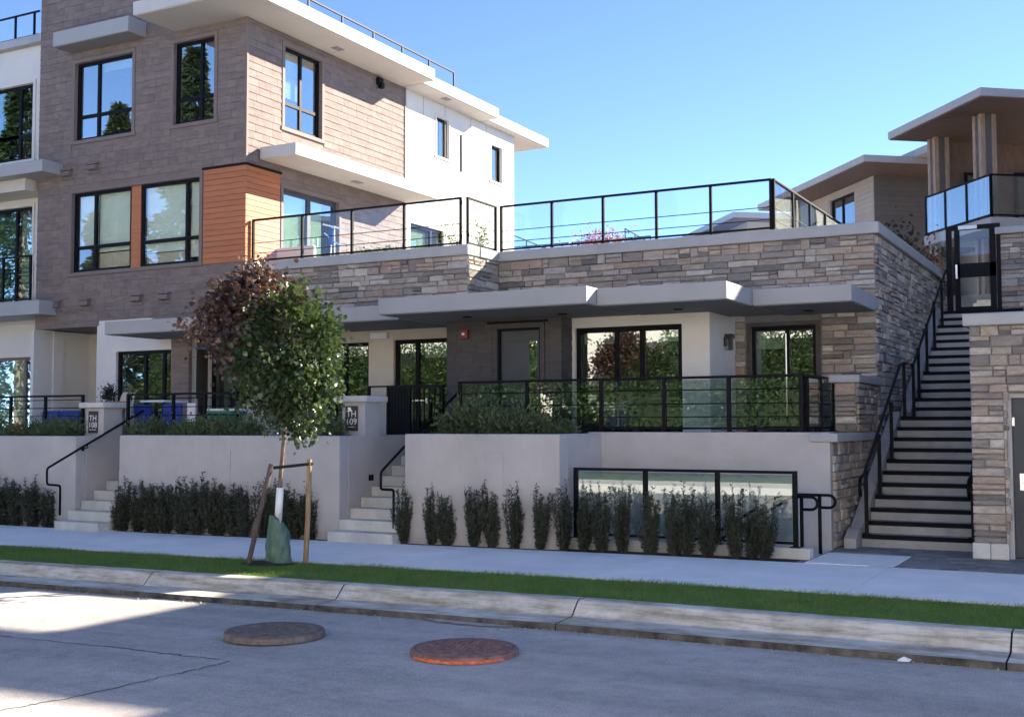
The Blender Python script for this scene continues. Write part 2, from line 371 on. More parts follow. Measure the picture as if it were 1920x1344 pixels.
def window(parent, F, u0, u1, z0, z1, us=(), zs=(), rec=.07, fw=.07, blinds=(), mt='black', gl='glass', room=1.6, name='window', sill=False, panel=None):
    """frame with glazing bars (one part), one pane per light (sub-parts), blinds and the room behind"""
    f = MB(); d0, d1 = -rec-.07, -rec
    f.fbox(F, u0, u1, z1-fw, z1, d0, d1); f.fbox(F, u0, u1, z0, z0+fw, d0, d1); f.fbox(F, u0, u0+fw, z0+fw, z1-fw, d0, d1); f.fbox(F, u1-fw, u1, z0+fw, z1-fw, d0, d1)
    bw = fw*.55
    for u in us: f.fbox(F, u-bw, u+bw, z0+fw, z1-fw, d0, d1-.002)
    cu = [u0+fw]+[x for u in us for x in (u-bw, u+bw)]+[u1-fw]
    for z in zs:
        for a, b in zip(cu[::2], cu[1::2]): f.fbox(F, a, b, z-bw, z+bw, d0+.002, d1-.004)
    fo = f.build(name, mt, parent, .004)
    cz = [z0+fw]+[x for z in zs for x in (z-bw, z+bw)]+[z1-fw]
    for a, b in zip(cu[::2], cu[1::2]):
        for c, e in zip(cz[::2], cz[1::2]):
            g = MB(); g.fbox(F, a-.01, b+.01, c-.01, e+.01, d0+.03, d0+.036); g.build('pane', gl, fo)
    for a, b, c, e, bmat in blinds:
        g = MB(); g.fbox(F, a, b, c, e, d0-.07, d0-.06); g.build('blind', bmat, fo)
    if room:
        g = MB(); t_ = .02; a, b, c, e, D = u0-.02, u1+.02, z0-.02, z1+.02, d0-room
        g.fbox(F, a, b, c, e, D-t_, D); g.fbox(F, a-t_, a, c, e, D, d0-.005); g.fbox(F, b, b+t_, c, e, D, d0-.005); g.fbox(F, a, b, c-t_, c, D, d0-.005); g.fbox(F, a, b, e, e+t_, D, d0-.005)
        g.build('room', 'interior', fo)
    if sill: g = MB(); g.fbox(F, u0-.06, u1+.06, z0-.05, z0-.005, -.02, .05); g.build('sill', 'trim_brown', fo)
    return fo
def surround(parent, F, u0, u1, z0, z1, w=.085, d=.03, m='trim_brown', bottom=True):
    g = MB(); g.fbox(F, u0-w, u1+w, z1, z1+w, .0, d); g.fbox(F, u0-w, u0, z0, z1, 0, d); g.fbox(F, u1, u1+w, z0, z1, 0, d)
    if bottom: g.fbox(F, u0-w-.03, u1+w+.03, z0-w, z0, 0, d+.012)
    return g.build('trim', m, parent, .004)
def railing(name, label, segs, z0, z1, posts, bars=(), glassm=None, bottom=True, pr=.022, cat='railing', group=None, toph=.04, barr=.008):
    """segs: list of ((x,y),(x,y)); posts: list per seg of fractions; bars: heights"""
    th = thing(name, label, cat, (segs[0][0][0], segs[0][0][1], z0), group)
    for (A, B), fs in zip(segs, posts):
        A, B = Vector((*A, 0)), Vector((*B, 0)); L = (B-A).length; U = (B-A)/L; F = Fr((A.x, A.y), (U.x, U.y), (U.y, -U.x))
        g = MB(); g.fbox(F, -pr, L+pr, z1-toph, z1, -pr*1.15, pr*1.15); g.build('top_rail', 'black', th, .006)
        if bottom: g = MB(); g.fbox(F, 0, L, z0+.04, z0+.075, -pr*.7, pr*.7); g.build('bottom_rail', 'black', th, .004)
        for q in fs:
            g = MB(); g.fbox(F, q*L-pr, q*L+pr, z0, z1-toph, -pr, pr); g.fbox(F, q*L-pr*2.2, q*L+pr*2.2, z0-.002, z0+.012, -pr*2.2, pr*2.2); g.build('post', 'black', th)
        for h in bars:
            g = MB(); g.tube([F.p(0, h, 0), F.p(L, h, 0)], barr, 6); g.build('bar', 'black', th)
        if glassm:
            for a, b in zip(fs, fs[1:]):
                if (b-a)*L > .2: g = MB(); g.fbox(F, a*L+pr+.012, b*L-pr-.012, z0+.085, z1-toph-.012, -.004, .004); g.build('pane', glassm, th)
    return th
def text(s, F, u, z, size, d, parent, m='letter'):
    c = bpy.data.curves.new('lettering', 'FONT'); c.body = s; c.size = size; c.align_x = 'CENTER'; c.extrude = .003; c.resolution_u = 3
    o = bpy.data.objects.new('lettering', c); COL.objects.link(o); bpy.context.view_layer.update()
    me = bpy.data.meshes.new_from_object(o.evaluated_get(bpy.context.evaluated_depsgraph_get())); bpy.data.objects.remove(o)
    P = [F.p(u+v.co.x, z+v.co.y, d+v.co.z) for v in me.vertices]
    for v, q in zip(me.vertices, P): v.co = q
    me.materials.clear(); me.materials.append(M[m]); me.update()
    o = bpy.data.objects.new('lettering', me); COL.objects.link(o); o.parent = parent; return o
def leaves(mb_pts, size, shape='kite', rng=RNG, up=.3, fold=.25, dirs=None):
    """numpy leaf cloud -> (verts, faces)"""
    n = len(mb_pts); P = np.asarray(mb_pts, float)
    d = rng.normal(size=(n, 3)) if dirs is None else np.asarray(dirs)+rng.normal(size=(n, 3))*.45
    d /= np.linalg.norm(d, axis=1)[:, None]+1e-9
    nn = rng.normal(size=(n, 3)); nn[:, 2] += up*3; x = np.cross(d, nn); x /= np.linalg.norm(x, axis=1)[:, None]+1e-9; z = np.cross(x, d)
    s = size*rng.uniform(.65, 1.25, n)[:, None]
    if shape == 'maple': prof = [(0, 0, 0), (.45, .12, .1), (.38, .38, .05), (.55, .62, .12), (.22, .62, .03), (0, 1.05, 0), (-.22, .62, .03), (-.55, .62, .12), (-.38, .38, .05), (-.45, .12, .1)]
    elif shape == 'sliver': prof = [(0, 0, 0), (.15, .5, .06), (0, 1, 0), (-.15, .5, .06)]
    elif shape == 'needle': prof = [(-.10, 0, 0), (.10, 0, 0), (0, 1, 0)]
    else: prof = [(0, 0, 0), (.30, .45, fold), (0, 1, 0), (-.30, .45, fold)]
    k = len(prof); V = np.empty((n, k, 3))
    for i, (a, b, c) in enumerate(prof): V[:, i] = P+s*(a*x+b*d+c*z)
    F = np.arange(n*k).reshape(n, k)
    return V.reshape(-1, 3), F
def npmesh(name, V, F, m, parent=None):
    me = bpy.data.meshes.new(name); n, k = F.shape
    me.vertices.add(len(V)); me.vertices.foreach_set('co', V.astype(np.float32).ravel()); me.loops.add(n*k); me.loops.foreach_set('vertex_index', F.astype(np.int32).ravel())
    me.polygons.add(n); me.polygons.foreach_set('loop_start', np.arange(0, n*k, k, dtype=np.int32)); me.polygons.foreach_set('loop_total', np.full(n, k, np.int32))
    me.materials.append(M[m]); me.update(calc_edges=True); me.validate()
    o = bpy.data.objects.new(name, me); COL.objects.link(o); o.parent = parent; return o
def gz(x): return .009*min(0., x+5)            # the street falls a little to the left
# ================================================================== GROUND
def strip(name, y0, y1, z, m, x0=-60, x1=40, n=50, zf=None, kind='structure', parent=None):
    mb = MB(); xs = np.linspace(x0, x1, n+1)
    for a, b in zip(xs, xs[1:]): mb.add([(a, y0, z+gz(a)), (b, y0, z+gz(b)), (b, y1, z+gz(b)), (a, y1, z+gz(a))], [(0, 1, 2, 3)])
    o = mb.build(name, m, parent)
    if not parent: tag(o, {'road': 'worn light grey asphalt road running past the building', 'soil_strip': 'dark mulch strip under the yew shrubs along the walls', 'verge': 'soil under the grass verge between kerb and pavement'}.get(name), {'road': 'road', 'soil_strip': 'mulch', 'verge': 'verge'}.get(name), kind=kind)
    return o
g = MB(); g.add([(-900, -900, -.9), (900, -900, -.9), (900, 900, -.9), (-900, 900, -.9)], [(0, 1, 2, 3)])
tag(g.build('ground', 'soil'), 'bare ground reaching to the horizon', 'ground', kind='structure')
road = strip('road', -1.6, 10.47, -.225, 'asphalt')

def seam(pts, wd, name='seam', m='asphalt_seam', z=-.221):
    mb = MB(); V = []
    for i, q in enumerate(pts):
        a = Vector(pts[max(0, i-1)]); b = Vector(pts[min(len(pts)-1, i+1)]); d = (b-a).normalized(); n = Vector((-d.y, d.x)); ww = wd*random.uniform(.5, 1.3)
        for s_ in (-1, 1): V.append((q[0]+n.x*ww*s_, q[1]+n.y*ww*s_, z+gz(q[0])))
    mb.add(V, [(2*i, 2*i+1, 2*i+3, 2*i+2) for i in range(len(pts)-1)]); return mb.build(name, m, road)
def rline(pixels, n=14, jit=.012):
    P_ = [px(a, b, Z=-.22) for a, b in pixels]; out = []
    for a, b in zip(P_, P_[1:]):
        for i in range(n): q = a.lerp(b, i/n); out.append((q.x+random.gauss(0, jit), q.y+random.gauss(0, jit)))
    return out
seam(rline([(-120, 1172), (10, 1184), (240, 1209), (432, 1234)]), .008)
seam(rline([(432, 1234), (330, 1258), (140, 1300), (0, 1325), (-200, 1362)]), .008)
mb = MB(); P_ = [px(-60, 1328, Z=-.22), px(34, 1346, Z=-.22)]; yl = (P_[0].y+P_[1].y)/2
mb.add([(-60, yl-.11, -.221+gz(-60)), (-5, yl-.11, -.221), (-5, yl, -.221), (-60, yl, -.221+gz(-60))], [(0, 1, 2, 3)]); mb.build('centre_line', 'yellow_paint', road)
mb = MB(); c = px(885, 1164, Z=-.22); n = 26
V = [(c.x+.62*math.cos(2*math.pi*i/n)*random.uniform(.75, 1.1), c.y+.20*math.sin(2*math.pi*i/n)*random.uniform(.75, 1.1), -.2205) for i in range(n)]
mb.add(V, [tuple(range(n))]); mb.build('concrete_patch', 'patch', road)
# kerb and gutter, cast in lengths
kerb = thing('kerb', None, None); tag(kerb, 'stained concrete kerb with flat gutter along the grass verge', 'kerb', kind='structure')
prof = [(10.46, -.26), (10.455, -.180), (10.475, -.163), (10.82, -.148), (10.845, -.14), (10.955, -.035), (10.985, -.008), (11.02, 0), (11.17, .002), (11.17, -.26)]
js = [-33, -30, -27, -24, -20, -17, -14.05, -11.02, -8.06, -5.12, -1.02, 2, 5, 8, 12, 16, 20, 26, 32]
for a, b in zip(js, js[1:]):
    mb = MB(); k = 5; n = len(prof)
    for i in range(k+1):
        x = (a+.008)+(b-a-.016)*i/k; mb.v += [(x, q[0], q[1]+gz(x)) for q in prof]
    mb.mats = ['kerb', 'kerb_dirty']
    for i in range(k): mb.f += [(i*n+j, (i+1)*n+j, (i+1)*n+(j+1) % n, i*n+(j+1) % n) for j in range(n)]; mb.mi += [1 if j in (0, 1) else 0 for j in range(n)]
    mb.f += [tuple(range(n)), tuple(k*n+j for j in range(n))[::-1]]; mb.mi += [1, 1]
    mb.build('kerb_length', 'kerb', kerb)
# grit lying against the gutter edge
V = []; F_ = []
for i in range(1500):
    x = random.uniform(-13, 1); y = 10.45-abs(random.gauss(0, .10)); s_ = random.uniform(.003, .011)*(2 if random.random() < .05 else 1); z = -.224+gz(x)
    k = len(V); V += [(x-s_, y-s_, z), (x+s_, y-s_*.6, z), (x+s_*.3, y+s_, z), (x, y, z+s_*1.2)]; F_ += [(k, k+1, k+3), (k+1, k+2, k+3), (k+2, k, k+3)]
tag(npmesh('grit', np.array(V), np.array(F_), 'patch'), 'pale grit and crumbs lying along the gutter edge', 'grit', kind='stuff')
mb = MB(); c = px(1695, 1240, Z=-.22); mb.add([(c.x-.05, c.y-.03, -.215), (c.x+.05, c.y-.035, -.21), (c.x+.06, c.y+.02, -.2), (c.x, c.y+.045, -.185), (c.x-.055, c.y+.02, -.205), (c.x, c.y, -.175)], [(0, 1, 5), (1, 2, 5), (2, 3, 5), (3, 4, 5), (4, 0, 5)])
tag(mb.build('paper_scrap', 'litter'), 'small crumpled white paper scrap on the road near the gutter', 'litter')
# verge and grass
strip('verge', 11.16, 12.66, -.02, 'turf')
n = 95000; gx = RNG.uniform(-19.5, 1.2, n); gy = RNG.uniform(11.17, 12.69, n)+RNG.normal(0, .012, n)
tr = np.hypot(gx+10.25, gy-12.3); keep = (tr > .24+RNG.normal(0, .06, n)); gx, gy = gx[keep], gy[keep]; n = len(gx)
hh = RNG.uniform(.022, .055, n)*(1+.35*np.sin(gx*3.1+np.sin(gy*5)*2)*np.sin(gy*4.3)); an = RNG.uniform(0, 6.283, n); wd = RNG.uniform(.002, .0042, n); le = RNG.normal(0, .85, (n, 2))
zg = -.02+.009*np.minimum(0, gx+5)
V = np.empty((n, 3, 3)); V[:, 0] = np.c_[gx-np.cos(an)*wd, gy-np.sin(an)*wd, zg]; V[:, 1] = np.c_[gx+np.cos(an)*wd, gy+np.sin(an)*wd, zg]; V[:, 2] = np.c_[gx+le[:, 0]*hh, gy+le[:, 1]*hh, zg+hh]
tag(npmesh('grass', V.reshape(-1, 3), np.arange(3*n).reshape(n, 3), 'grass'), 'mown green grass growing on the verge', 'grass', kind='stuff')
# pavement slabs
walk = thing('pavement', None, None); tag(walk, 'pale concrete pavement between the verge and the garden walls', 'pavement', kind='structure')
strip('joint_bed', 12.66, 15.2, -.03, 'concrete', parent=walk)
xs = [-40+2.95*i for i in range(25)]; xs = [x-1.15 for x in xs]
for a, b in zip(xs, xs[1:]):
    mb = MB(); mb.hexa([(a+.005, 12.665, -.1), (b-.005, 12.665, -.1), (b-.005, 15.19, -.1), (a+.005, 15.19, -.1), (a+.005, 12.665, gz(a)), (b-.005, 12.665, gz(b)), (b-.005, 15.19, gz(b)), (a+.005, 15.19, gz(a))]); mb.build('slab', 'walk', walk, .006)
strip('soil_strip', 15.19, 15.62, -.012, 'mulch', x1=-3.9, n=30)
# paver court at the foot of the stairs
pav = thing('paved_court', None, None); tag(pav, 'grey paver court at the foot of the long stairs', 'paving', kind='structure')
mb = MB(); mb.box(-4.0, 8, 15.2, 19.2, -.12, -.012); mb.build('bed', 'mortar', pav)
pmesh = {}
for r_ in range(13):
    y = 15.21+r_*.21; x = -3.9-(r_ % 3)*.14
    while x < 3.5:
        ww = random.choice([.21, .32, .42])
        if not (x+ww < -2.75 and y < 16.5) and x > -4.0 and not (y > 16.9 and x > -2.2):
            if ww not in pmesh: q = MB(); q.box(-ww/2+.004, ww/2-.004, -.101, .101, -.05, 0); pmesh[ww] = q.mesh('paver', 'paver')
            o = bpy.data.objects.new('paver', pmesh[ww]); COL.objects.link(o); o.parent = pav; o.location = (x+ww/2, y+.105, random.uniform(-.003, .001)); o.rotation_euler = (random.gauss(0, .004), random.gauss(0, .004), 0)
        x += ww
mb = MB(); mb.box(-3.87, -2.76, 15.215, 16.52, -.1, .004); mb.build('concrete_pad', 'walk', pav, .006)
# manhole covers
def manhole(c, rad, label, m, paint=False):
    th = thing('manhole_cover', label, 'manhole cover', (c[0], c[1], -.225), 'manhole covers in the road'); zb = -.222
    mb = MB(); mb.lathe([(rad+.042, -.01), (rad+.038, .036), (rad+.028, .047), (rad-.005, .048), (rad-.008, .03), (rad-.03, .03)], (c[0], c[1], zb), 48); mb.build('frame', m, th, smooth=False)
    mb = MB(); mb.lathe([(rad-.012, .0), (rad-.012, .05), (rad-.03, .056)], (c[0], c[1], zb), 48); mb.build('lid', m, th)
    s_ = MB(); st = .075
    for i in range(-8, 9):
        for j in range(-8, 9):
            x, y = i*st, j*st
            if math.hypot(x, y) < rad-.07:
                if (i+j) % 2: s_.box(c[0]+x-.031, c[0]+x+.031, c[1]+y-.009, c[1]+y+.009, zb+.054, zb+.061)
                else: s_.box(c[0]+x-.009, c[0]+x+.009, c[1]+y-.031, c[1]+y+.031, zb+.054, zb+.061)
    tag(s_.build('tread_pattern', m, th), kind='stuff')
    if paint:
        mb = MB(); n = 30; V = []
        for i in range(n+1):
            a = math.radians(-125+110*i/n)+.0; ww = random.uniform(.1, 1.0)*min(1, i/6, (n-i)/6)
            V += [(c[0]+(rad+.040)*math.cos(a), c[1]+(rad+.040)*math.sin(a), -.196-.012*(1-ww)), (c[0]+(rad+.053+.02*ww)*math.cos(a), c[1]+(rad+.053+.02*ww)*math.sin(a), -.222)]
        mb.add(V, [(2*i, 2*i+1, 2*i+3, 2*i+2) for i in range(n)]); mb.build('paint_mark', 'orange_paint', th)
c1 = px(515, 1179, Z=-.17); c2_ = px(871, 1212, Z=-.17)
manhole((c1.x, c1.y), .44, 'grey iron manhole cover nearer the tree on the road', 'rust')
manhole((c2_.x, c2_.y), .44, 'reddish iron manhole cover with orange paint on its rim', 'rust_red', True)

# ================================================================== GARDEN WALLS AND STEPS
FW1 = 15.42
def gwall(label, boxes, extra=None):
    th = thing('garden_wall', label, 'wall', (boxes[0][0], boxes[0][2], 0), 'pale stucco garden walls along the pavement')
    for b in boxes: mb = MB(); mb.box(*b); mb.build('wall', 'stucco', th, .018)
    return th
gwall('pale stucco garden wall at the far left of the frame', [(-40, -17.45, FW1, FW1+.25, -.4, 1.585), (-17.70, -17.45, FW1+.25, 19.4, -.4, 1.585)])
w1 = gwall('pale stucco garden wall between the two flights of entry steps', [(-16.33, -11.42, FW1, FW1+.25, -.3, 1.605), (-16.33, -16.08, FW1+.25, 19.2, -.3, 1.605), (-11.67, -11.42, FW1+.25, 19.2, -.3, 1.605)])
w2 = gwall('pale stucco garden wall right of the central steps', [(-10.16, -7.47, FW1, FW1+.25, -.3, 1.64), (-7.72, -7.47, FW1+.25, 16.95, -2, 1.64), (-10.16, -9.91, FW1+.25, 18.3, -.3, 1.64)])
w3 = gwall('long recessed stucco wall above the sunken stairwell guard', [(-7.72, -3.92, 16.95, 17.2, -2.2, 1.66)])
for w_, x in ((w1, px(420, 850, Y=FW1)), (w2, px(927, 850, Y=FW1))):      # flush service panels
    mb = MB(); mb.fbox(front(FW1), x.x-.15, x.x+.15, .35, x.z-.0+.0 if False else 1.36, 0, .012); mb.build('access_panel', 'stucco', w_, .004)
mb = MB(); q = px(695, 895, X=-11.42); mb.fbox(side(-11.42), q.y-.06, q.y+.06, q.z-.05, q.z+.05, 0, .02); mb.build('step_light', 'black', w1)
def steps(label, x0, x1, n, y0, rise, tread, ext=.0):
    th = thing('concrete_steps', label, 'steps', (x0, y0, 0), 'entry steps')
    for i in range(n):
        a = x0-(ext if i == 0 else 0); b = x1+(0.0 if i else .0)
        mb = MB(); ya = y0+i*tread
        mb.box(a+.003, b-.003, ya, ya+tread+.02 if i < n-1 else ya+1.0, -.25+(i*rise if i else 0)*.0, (i+1)*rise+gz(x0)); mb.build('step', 'step', th, .012)
    return th
steps('pale concrete entry steps at left leading to the sign pillar', -17.44, -16.34, 8, 14.95, .168, .30)
steps('central concrete entry steps beside the pillar signed TH 109', -11.41, -10.17, 8, 15.1, .162, .30)
# patio decks behind the walls
deck = thing('patio_deck', None, None); tag(deck, 'raised concrete patio behind the garden walls', 'patio', kind='structure')
for b in ((-40, -17.71, 15.68, 19.45), (-16.07, -11.68, 15.68, 19.5), (-9.9, -7.73, 15.68, 19.0), (-7.72, -3.9, 17.21, 20.3), (-17.44, -16.34, 17.36, 19.45), (-11.41, -10.17, 17.55, 19.5), (-17.7, -16.08, 19.21, 21.5), (-11.67, -9.9, 18.31, 20.3)):
    mb = MB(); mb.box(b[0], b[1], b[2], b[3], .5, 1.30); mb.build('slab', 'concrete', deck)
# sign pillars
def pillar(label, x0, x1, y0, y1, num, ztop):
    th = thing('sign_pillar', label, 'pillar', (x0, y0, 1.3), 'pillars carrying unit numbers')
    mb = MB(); mb.box(x0, x1, y0, y1, 1.3, ztop-.11); mb.build('shaft', 'stucco', th, .01)
    mb = MB(); mb.box(x0-.1, x1+.1, y0-.1, y1+.1, ztop-.11, ztop); mb.build('coping', 'concrete', th, .025)
    F = front(y0); uc = x0+(x1-x0)*.44; z1 = ztop-.17; mb = MB(); mb.fbox(F, uc-.125, uc+.125, z1-.42, z1, .0, .018); pl = mb.build('sign_plate', 'sign_plate', th, .003)
    text('TH', F, uc, z1-.185, .155, .019, pl); text(num, F, uc, z1-.315, .155, .019, pl)
    mb = MB(); mb.fbox(F, uc-.085, uc+.085, z1-.36, z1-.348, .018, .023); mb.build('underline', 'letter', pl)
    return th
a = px(161, 790, Y=16.08); pillar('stucco pillar with stone cap and dark plate reading TH 108', a.x, -17.455, 16.08, 16.55, '108', 2.225)
a = px(641, 790, Y=16.14); pillar('stucco pillar with stone cap and dark plate reading TH 109', a.x, -11.425, 16.14, 16.58, '109', 2.27)
# handrails of the entry steps
def handrail(label, pts, brackets, base):
    th = thing('handrail', label, 'handrail', base, 'black tube handrails')
    P_ = [Vector(q) for q in pts]; Q = [P_[0]]
    for a, b, c in zip(P_, P_[1:], P_[2:]):
        r_ = min(.05, (b-a).length*.4, (c-b).length*.4); s_, e_ = b+(a-b).normalized()*r_, b+(c-b).normalized()*r_
        for k in range(5): t_ = k/4; Q.append(s_.lerp(b, t_).lerp(b.lerp(e_, t_), t_))
    Q.append(P_[-1]); mb = MB(); mb.tube(Q, .021, 10); mb.build('rail', 'black', th, smooth=True)
    for q, w_ in brackets: mb = MB(); mb.tube([q, (q[0], q[1], q[2]-.07), (q[0]+w_, q[1], q[2]-.09)], .010, 6); mb.box(q[0]+w_-.01, q[0]+w_+.01, q[1]-.03, q[1]+.03, q[2]-.13, q[2]-.05); mb.build('bracket', 'black', th)
    return th
X = -10.36; P_ = [px(738, 985, X=X), px(738, 918, X=X), px(714, 917, X=X), px(714, 885, X=X), px(756, 848, X=X), px(757, 815, X=X)]
P_[0].z = .16; yb = P_[4].y; P_[4:] = [Vector((X, P_[3].y+.62, P_[3].z+.36)), Vector((X, P_[3].y+2.3, P_[3].z+.36+.9))]
handrail('black tube handrail with looped end at the central steps', P_, [((X, P_[4].y+.2, P_[4].z+.1), .2), ((X, P_[4].y+1.2, P_[4].z+.63), .2)], (X, P_[0].y, 0))
X = -17.32; A = px(113, 955, X=X); B = px(113, 910, X=X); Cc = px(88, 908, X=X); D = px(88, 878, X=X); E_ = px(235, 790, X=X)
handrail('black tube handrail with looped end at the left steps', [Vector((X, B.y, .16)), B, Cc, D, E_, E_+(E_-D)*.25], [(tuple(D.lerp(E_, .5)), -.13)], (X, B.y, 0))
# sunken stairwell guard with glass on its kerb
curb = thing('stairwell_curb', 'low concrete curb carrying the glass guard beside the pavement', 'curb', (-7.4, 15.5, 0))
mb = MB(); mb.box(-7.465, -3.9, 15.63, 15.83, -.3, .13); mb.build('curb', 'concrete', curb, .015)
x0, x1 = px(1080, 880, Y=15.72).x, px(1490, 880, Y=15.72).x; xa, xb = px(1210, 880, Y=15.72).x, px(1345, 880, Y=15.72).x
railing('glass_guard', 'low black framed glass guard standing behind the yew shrubs', [((x0, 15.72), (x1, 15.72))], .13, 1.15, [[0, (xa-x0)/(x1-x0), (xb-x0)/(x1-x0), 1]], (), 'glass_frost', pr=.03, cat='guard')
strs = thing('sunken_stairs', 'concrete stairs descending left inside the sunken stairwell', 'stairs', (-4.0, 16.4, 0))
for i in range(9): mb = MB(); mb.box(-4.2-.3*i-.3, -4.2-.3*i, 15.84, 16.94, -2.1, -.17*(i+1)); mb.build('step', 'step', strs, .01)
mb = MB(); mb.box(-4.2, -3.92, 15.84, 16.94, -.6, -.004); mb.build('landing', 'concrete', strs)
def loop_rail(label, px0, ybase, xbase):
    th = thing('handrail', label, 'handrail', (xbase, ybase, 0), 'black tube handrails')
    zt = .80; r_ = .085; pts = [(xbase-2.4, ybase, zt-1.25), (xbase-.42, ybase, zt-.06), (xbase-.3, ybase, zt), (xbase, ybase, zt)]+[(xbase+.13+r_*math.sin(a), ybase, zt-r_+r_*math.cos(a)) for a in np.linspace(0, math.pi, 9)]+[(xbase+.02, ybase, zt-2*r_)]
    mb = MB(); mb.tube(pts, .021, 10); mb.build('rail', 'black', th, smooth=True)
    mb = MB(); mb.tube([(xbase, ybase, -.02), (xbase, ybase, zt)], .025, 10); mb.build('post', 'black', th, smooth=True)
q = px(1536, 1036, Z=0.); loop_rail('black looped stair handrail standing free before the stucco wall end', 0, 16.35, px(1537, 960, Y=16.35).x)
loop_rail('black looped stair handrail fixed behind the glass guard post', 0, 15.88, px(1503, 960, Y=15.88).x)
# ================================================================== SHINGLED CORNER BUILDING (left)
L = thing('shingled_building', 'tall brown shingled corner building with orange panels and black windows', 'building', (-19.5, 18.95, 0))
LF, LS = front(18.95), side(-16.5)
XL, XR = -22.85, -16.5
wins = [(-21.66, -19.82, 8.36, 10.19), (-18.57, -17.39, 8.36, 10.19), (-21.69, -19.85, 5.29, 7.14), (-19.57, -17.77, 5.29, 7.14)]
orangeF = (-17.66, -16.5, 5.215, 7.27); post = (-19.85, -19.57, 5.29, 7.14)
mb = MB(); wallmesh(mb, LF, XL, XR, 4.03, 10.46, wins+[post], .25); mb.fbox(LF, XL, -18.62, 10.46, 13.2, -.25, 0)
mb.box(XL, XL+.25, 19.2, 31, 4.03, 13.2); mb.box(XL+.25, -18.62, 22.6, 22.85, 10.46, 13.2); mb.box(-18.87, -18.62, 19.2, 22.6, 10.46, 13.2)
mb.box(XL, XR-.25, 19.2, 25.0, 4.03, 4.25); mb.box(XL+.25, -16.75, 30.75, 31, 4.03, 10.46)
mb.build('front_wall', 'shingle', L)
sw = [(20.18, 21.52, 8.35, 10.19), (20.16, 22.2, 4.9, 7.0)]; sw2 = [(26.56, 27.2, 9.0, 10.08), (29.58, 30.22, 8.88, 9.94), (25.3, 26.95, 5.2, 7.0)]
mb = MB(); wallmesh(mb, LS, 19.2, 25.0, 4.03, 10.46, sw, .25); mb.build('side_wall', 'shingle', L)
mb = MB(); wallmesh(mb, LS, 25.0, 31, 4.03, 10.46, sw2, .25, d=-.004); mb.build('white_side_wall', 'white_wall', L)
cl = Clad(L, 'shingle', 'shingle_cladding', 'shingle')
padw = [(a-.09, b+.09, c-.09, d+.09) for a, b, c, d in wins[:2]]+[(-21.78, -17.68, 5.2, 7.23), orangeF]
shingles(cl, LF, XL, XR+.012, 4.03, 10.44, padw); shingles(cl, LF, XL, -18.62, 10.44, 13.2, [])
shingles(cl, LS, 18.95, 25.0, 4.9, 10.44, [(18.9, 20.05, 5.215, 7.27), (20.09, 21.61, 8.26, 10.28), (20.07, 22.29, 4.9, 7.09), (19.30, 25.2, 7.45, 7.72)])
cl.done()
for z_ in ((7.27, 10.44), (4.03, 5.2)): mb = MB(); mb.fbox(LF, XR-.03, XR+.03, z_[0], z_[1], -.03, .03); mb.build('corner_trim', 'trim_brown', L, .004)
mb = MB(); mb.fbox(LS, 24.97, 25.03, 4.9, 10.44, 0, .035); mb.build('corner_trim', 'trim_brown', L, .004)
# orange boards
bw = (orangeF[3]-orangeF[2])/17
for i in range(17):
    z = orangeF[2]+i*bw
    mb = MB(); mb.fbox(LF, orangeF[0], orangeF[1]+.022, z+.004, z+bw-.004, .001, .022); mb.build('board', 'orange', L, .003)
    mb = MB(); mb.fbox(LS, 18.95, 20.05, z+.004, z+bw-.004, .001, .021); mb.build('board', 'orange', L, .003)
mb = MB(); mb.fbox(LF, post[0]+.0, post[1], post[2], post[3], -.1, -.045); mb.build('orange_post', 'orange', L)
mb = MB(); mb.fbox(LF, orangeF[0]-.03, orangeF[1]+.05, 7.27, 7.31, 0, .05); mb.fbox(LS, 18.93, 20.08, 7.27, 7.31, 0, .05); mb.build('flashing', 'black', L)
# windows
for i, (a, b, c, d) in enumerate(wins[:2]): surround(L, LF, a, b, c, d)
surround(L, LF, -21.69, -17.77, 5.29, 7.14)
window(L, LF, *wins[0], (-20.98,), (8.93,), blinds=[(-20.95, -19.86, 9.95, 10.15, 'blind_white')])
window(L, LF, *wins[1], (-17.84,), (8.92,))
window(L, LF, *wins[2], (-21.02,), (5.87,), gl='glass_blind', blinds=[(-21.65, -21.04, 5.9, 7.1, 'blind'), (-21.0, -19.9, 5.75, 7.1, 'blind'), (-21.0, -19.9, 5.3, 5.72, 'cream_cloth')])
window(L, LF, *wins[3], (-18.22,), (5.85,), gl='glass_blind', blinds=[(-19.52, -18.25, 5.62, 7.1, 'blind'), (-19.52, -18.25, 5.3, 5.6, 'cream_cloth'), (-18.2, -17.82, 5.45, 7.1, 'blind')])
surround(L, LS, 20.18, 21.52, 8.35, 10.19); window(L, LS, 20.18, 21.52, 8.35, 10.19, (20.85,), (8.92,), blinds=[(20.22, 20.9, 9.1, 10.1, 'blind_white')])
window(L, LS, 26.56, 27.2, 9.0, 10.08); window(L, LS, 29.58, 30.22, 8.88, 9.94); window(L, LS, 25.3, 26.95, 5.2, 7.0, (26.4,), blinds=[(25.35, 26.3, 5.3, 6.9, 'blind')])
surround(L, LS, 26.56, 27.2, 9.0, 10.08, .06, .02, 'white_wall'); surround(L, LS, 29.58, 30.22, 8.88, 9.94, .06, .02, 'white_wall')
surround(L, LS, 20.16, 22.2, 4.9, 7.0, .08, .03, bottom=False); window(L, LS, 20.16, 22.2, 4.9, 7.0, (21.18,), (), fw=.11, mt='door_grey', name='balcony_door', blinds=[(20.3, 21.1, 4.95, 6.9, 'blind'), (21.3, 21.8, 4.95, 6.9, 'blind')])
for u in (20.9, 21.45): mb = MB(); mb.fbox(LS, u, u+.02, 5.85, 6.05, -.07, -.03); mb.build('door_handle', 'steel', L)
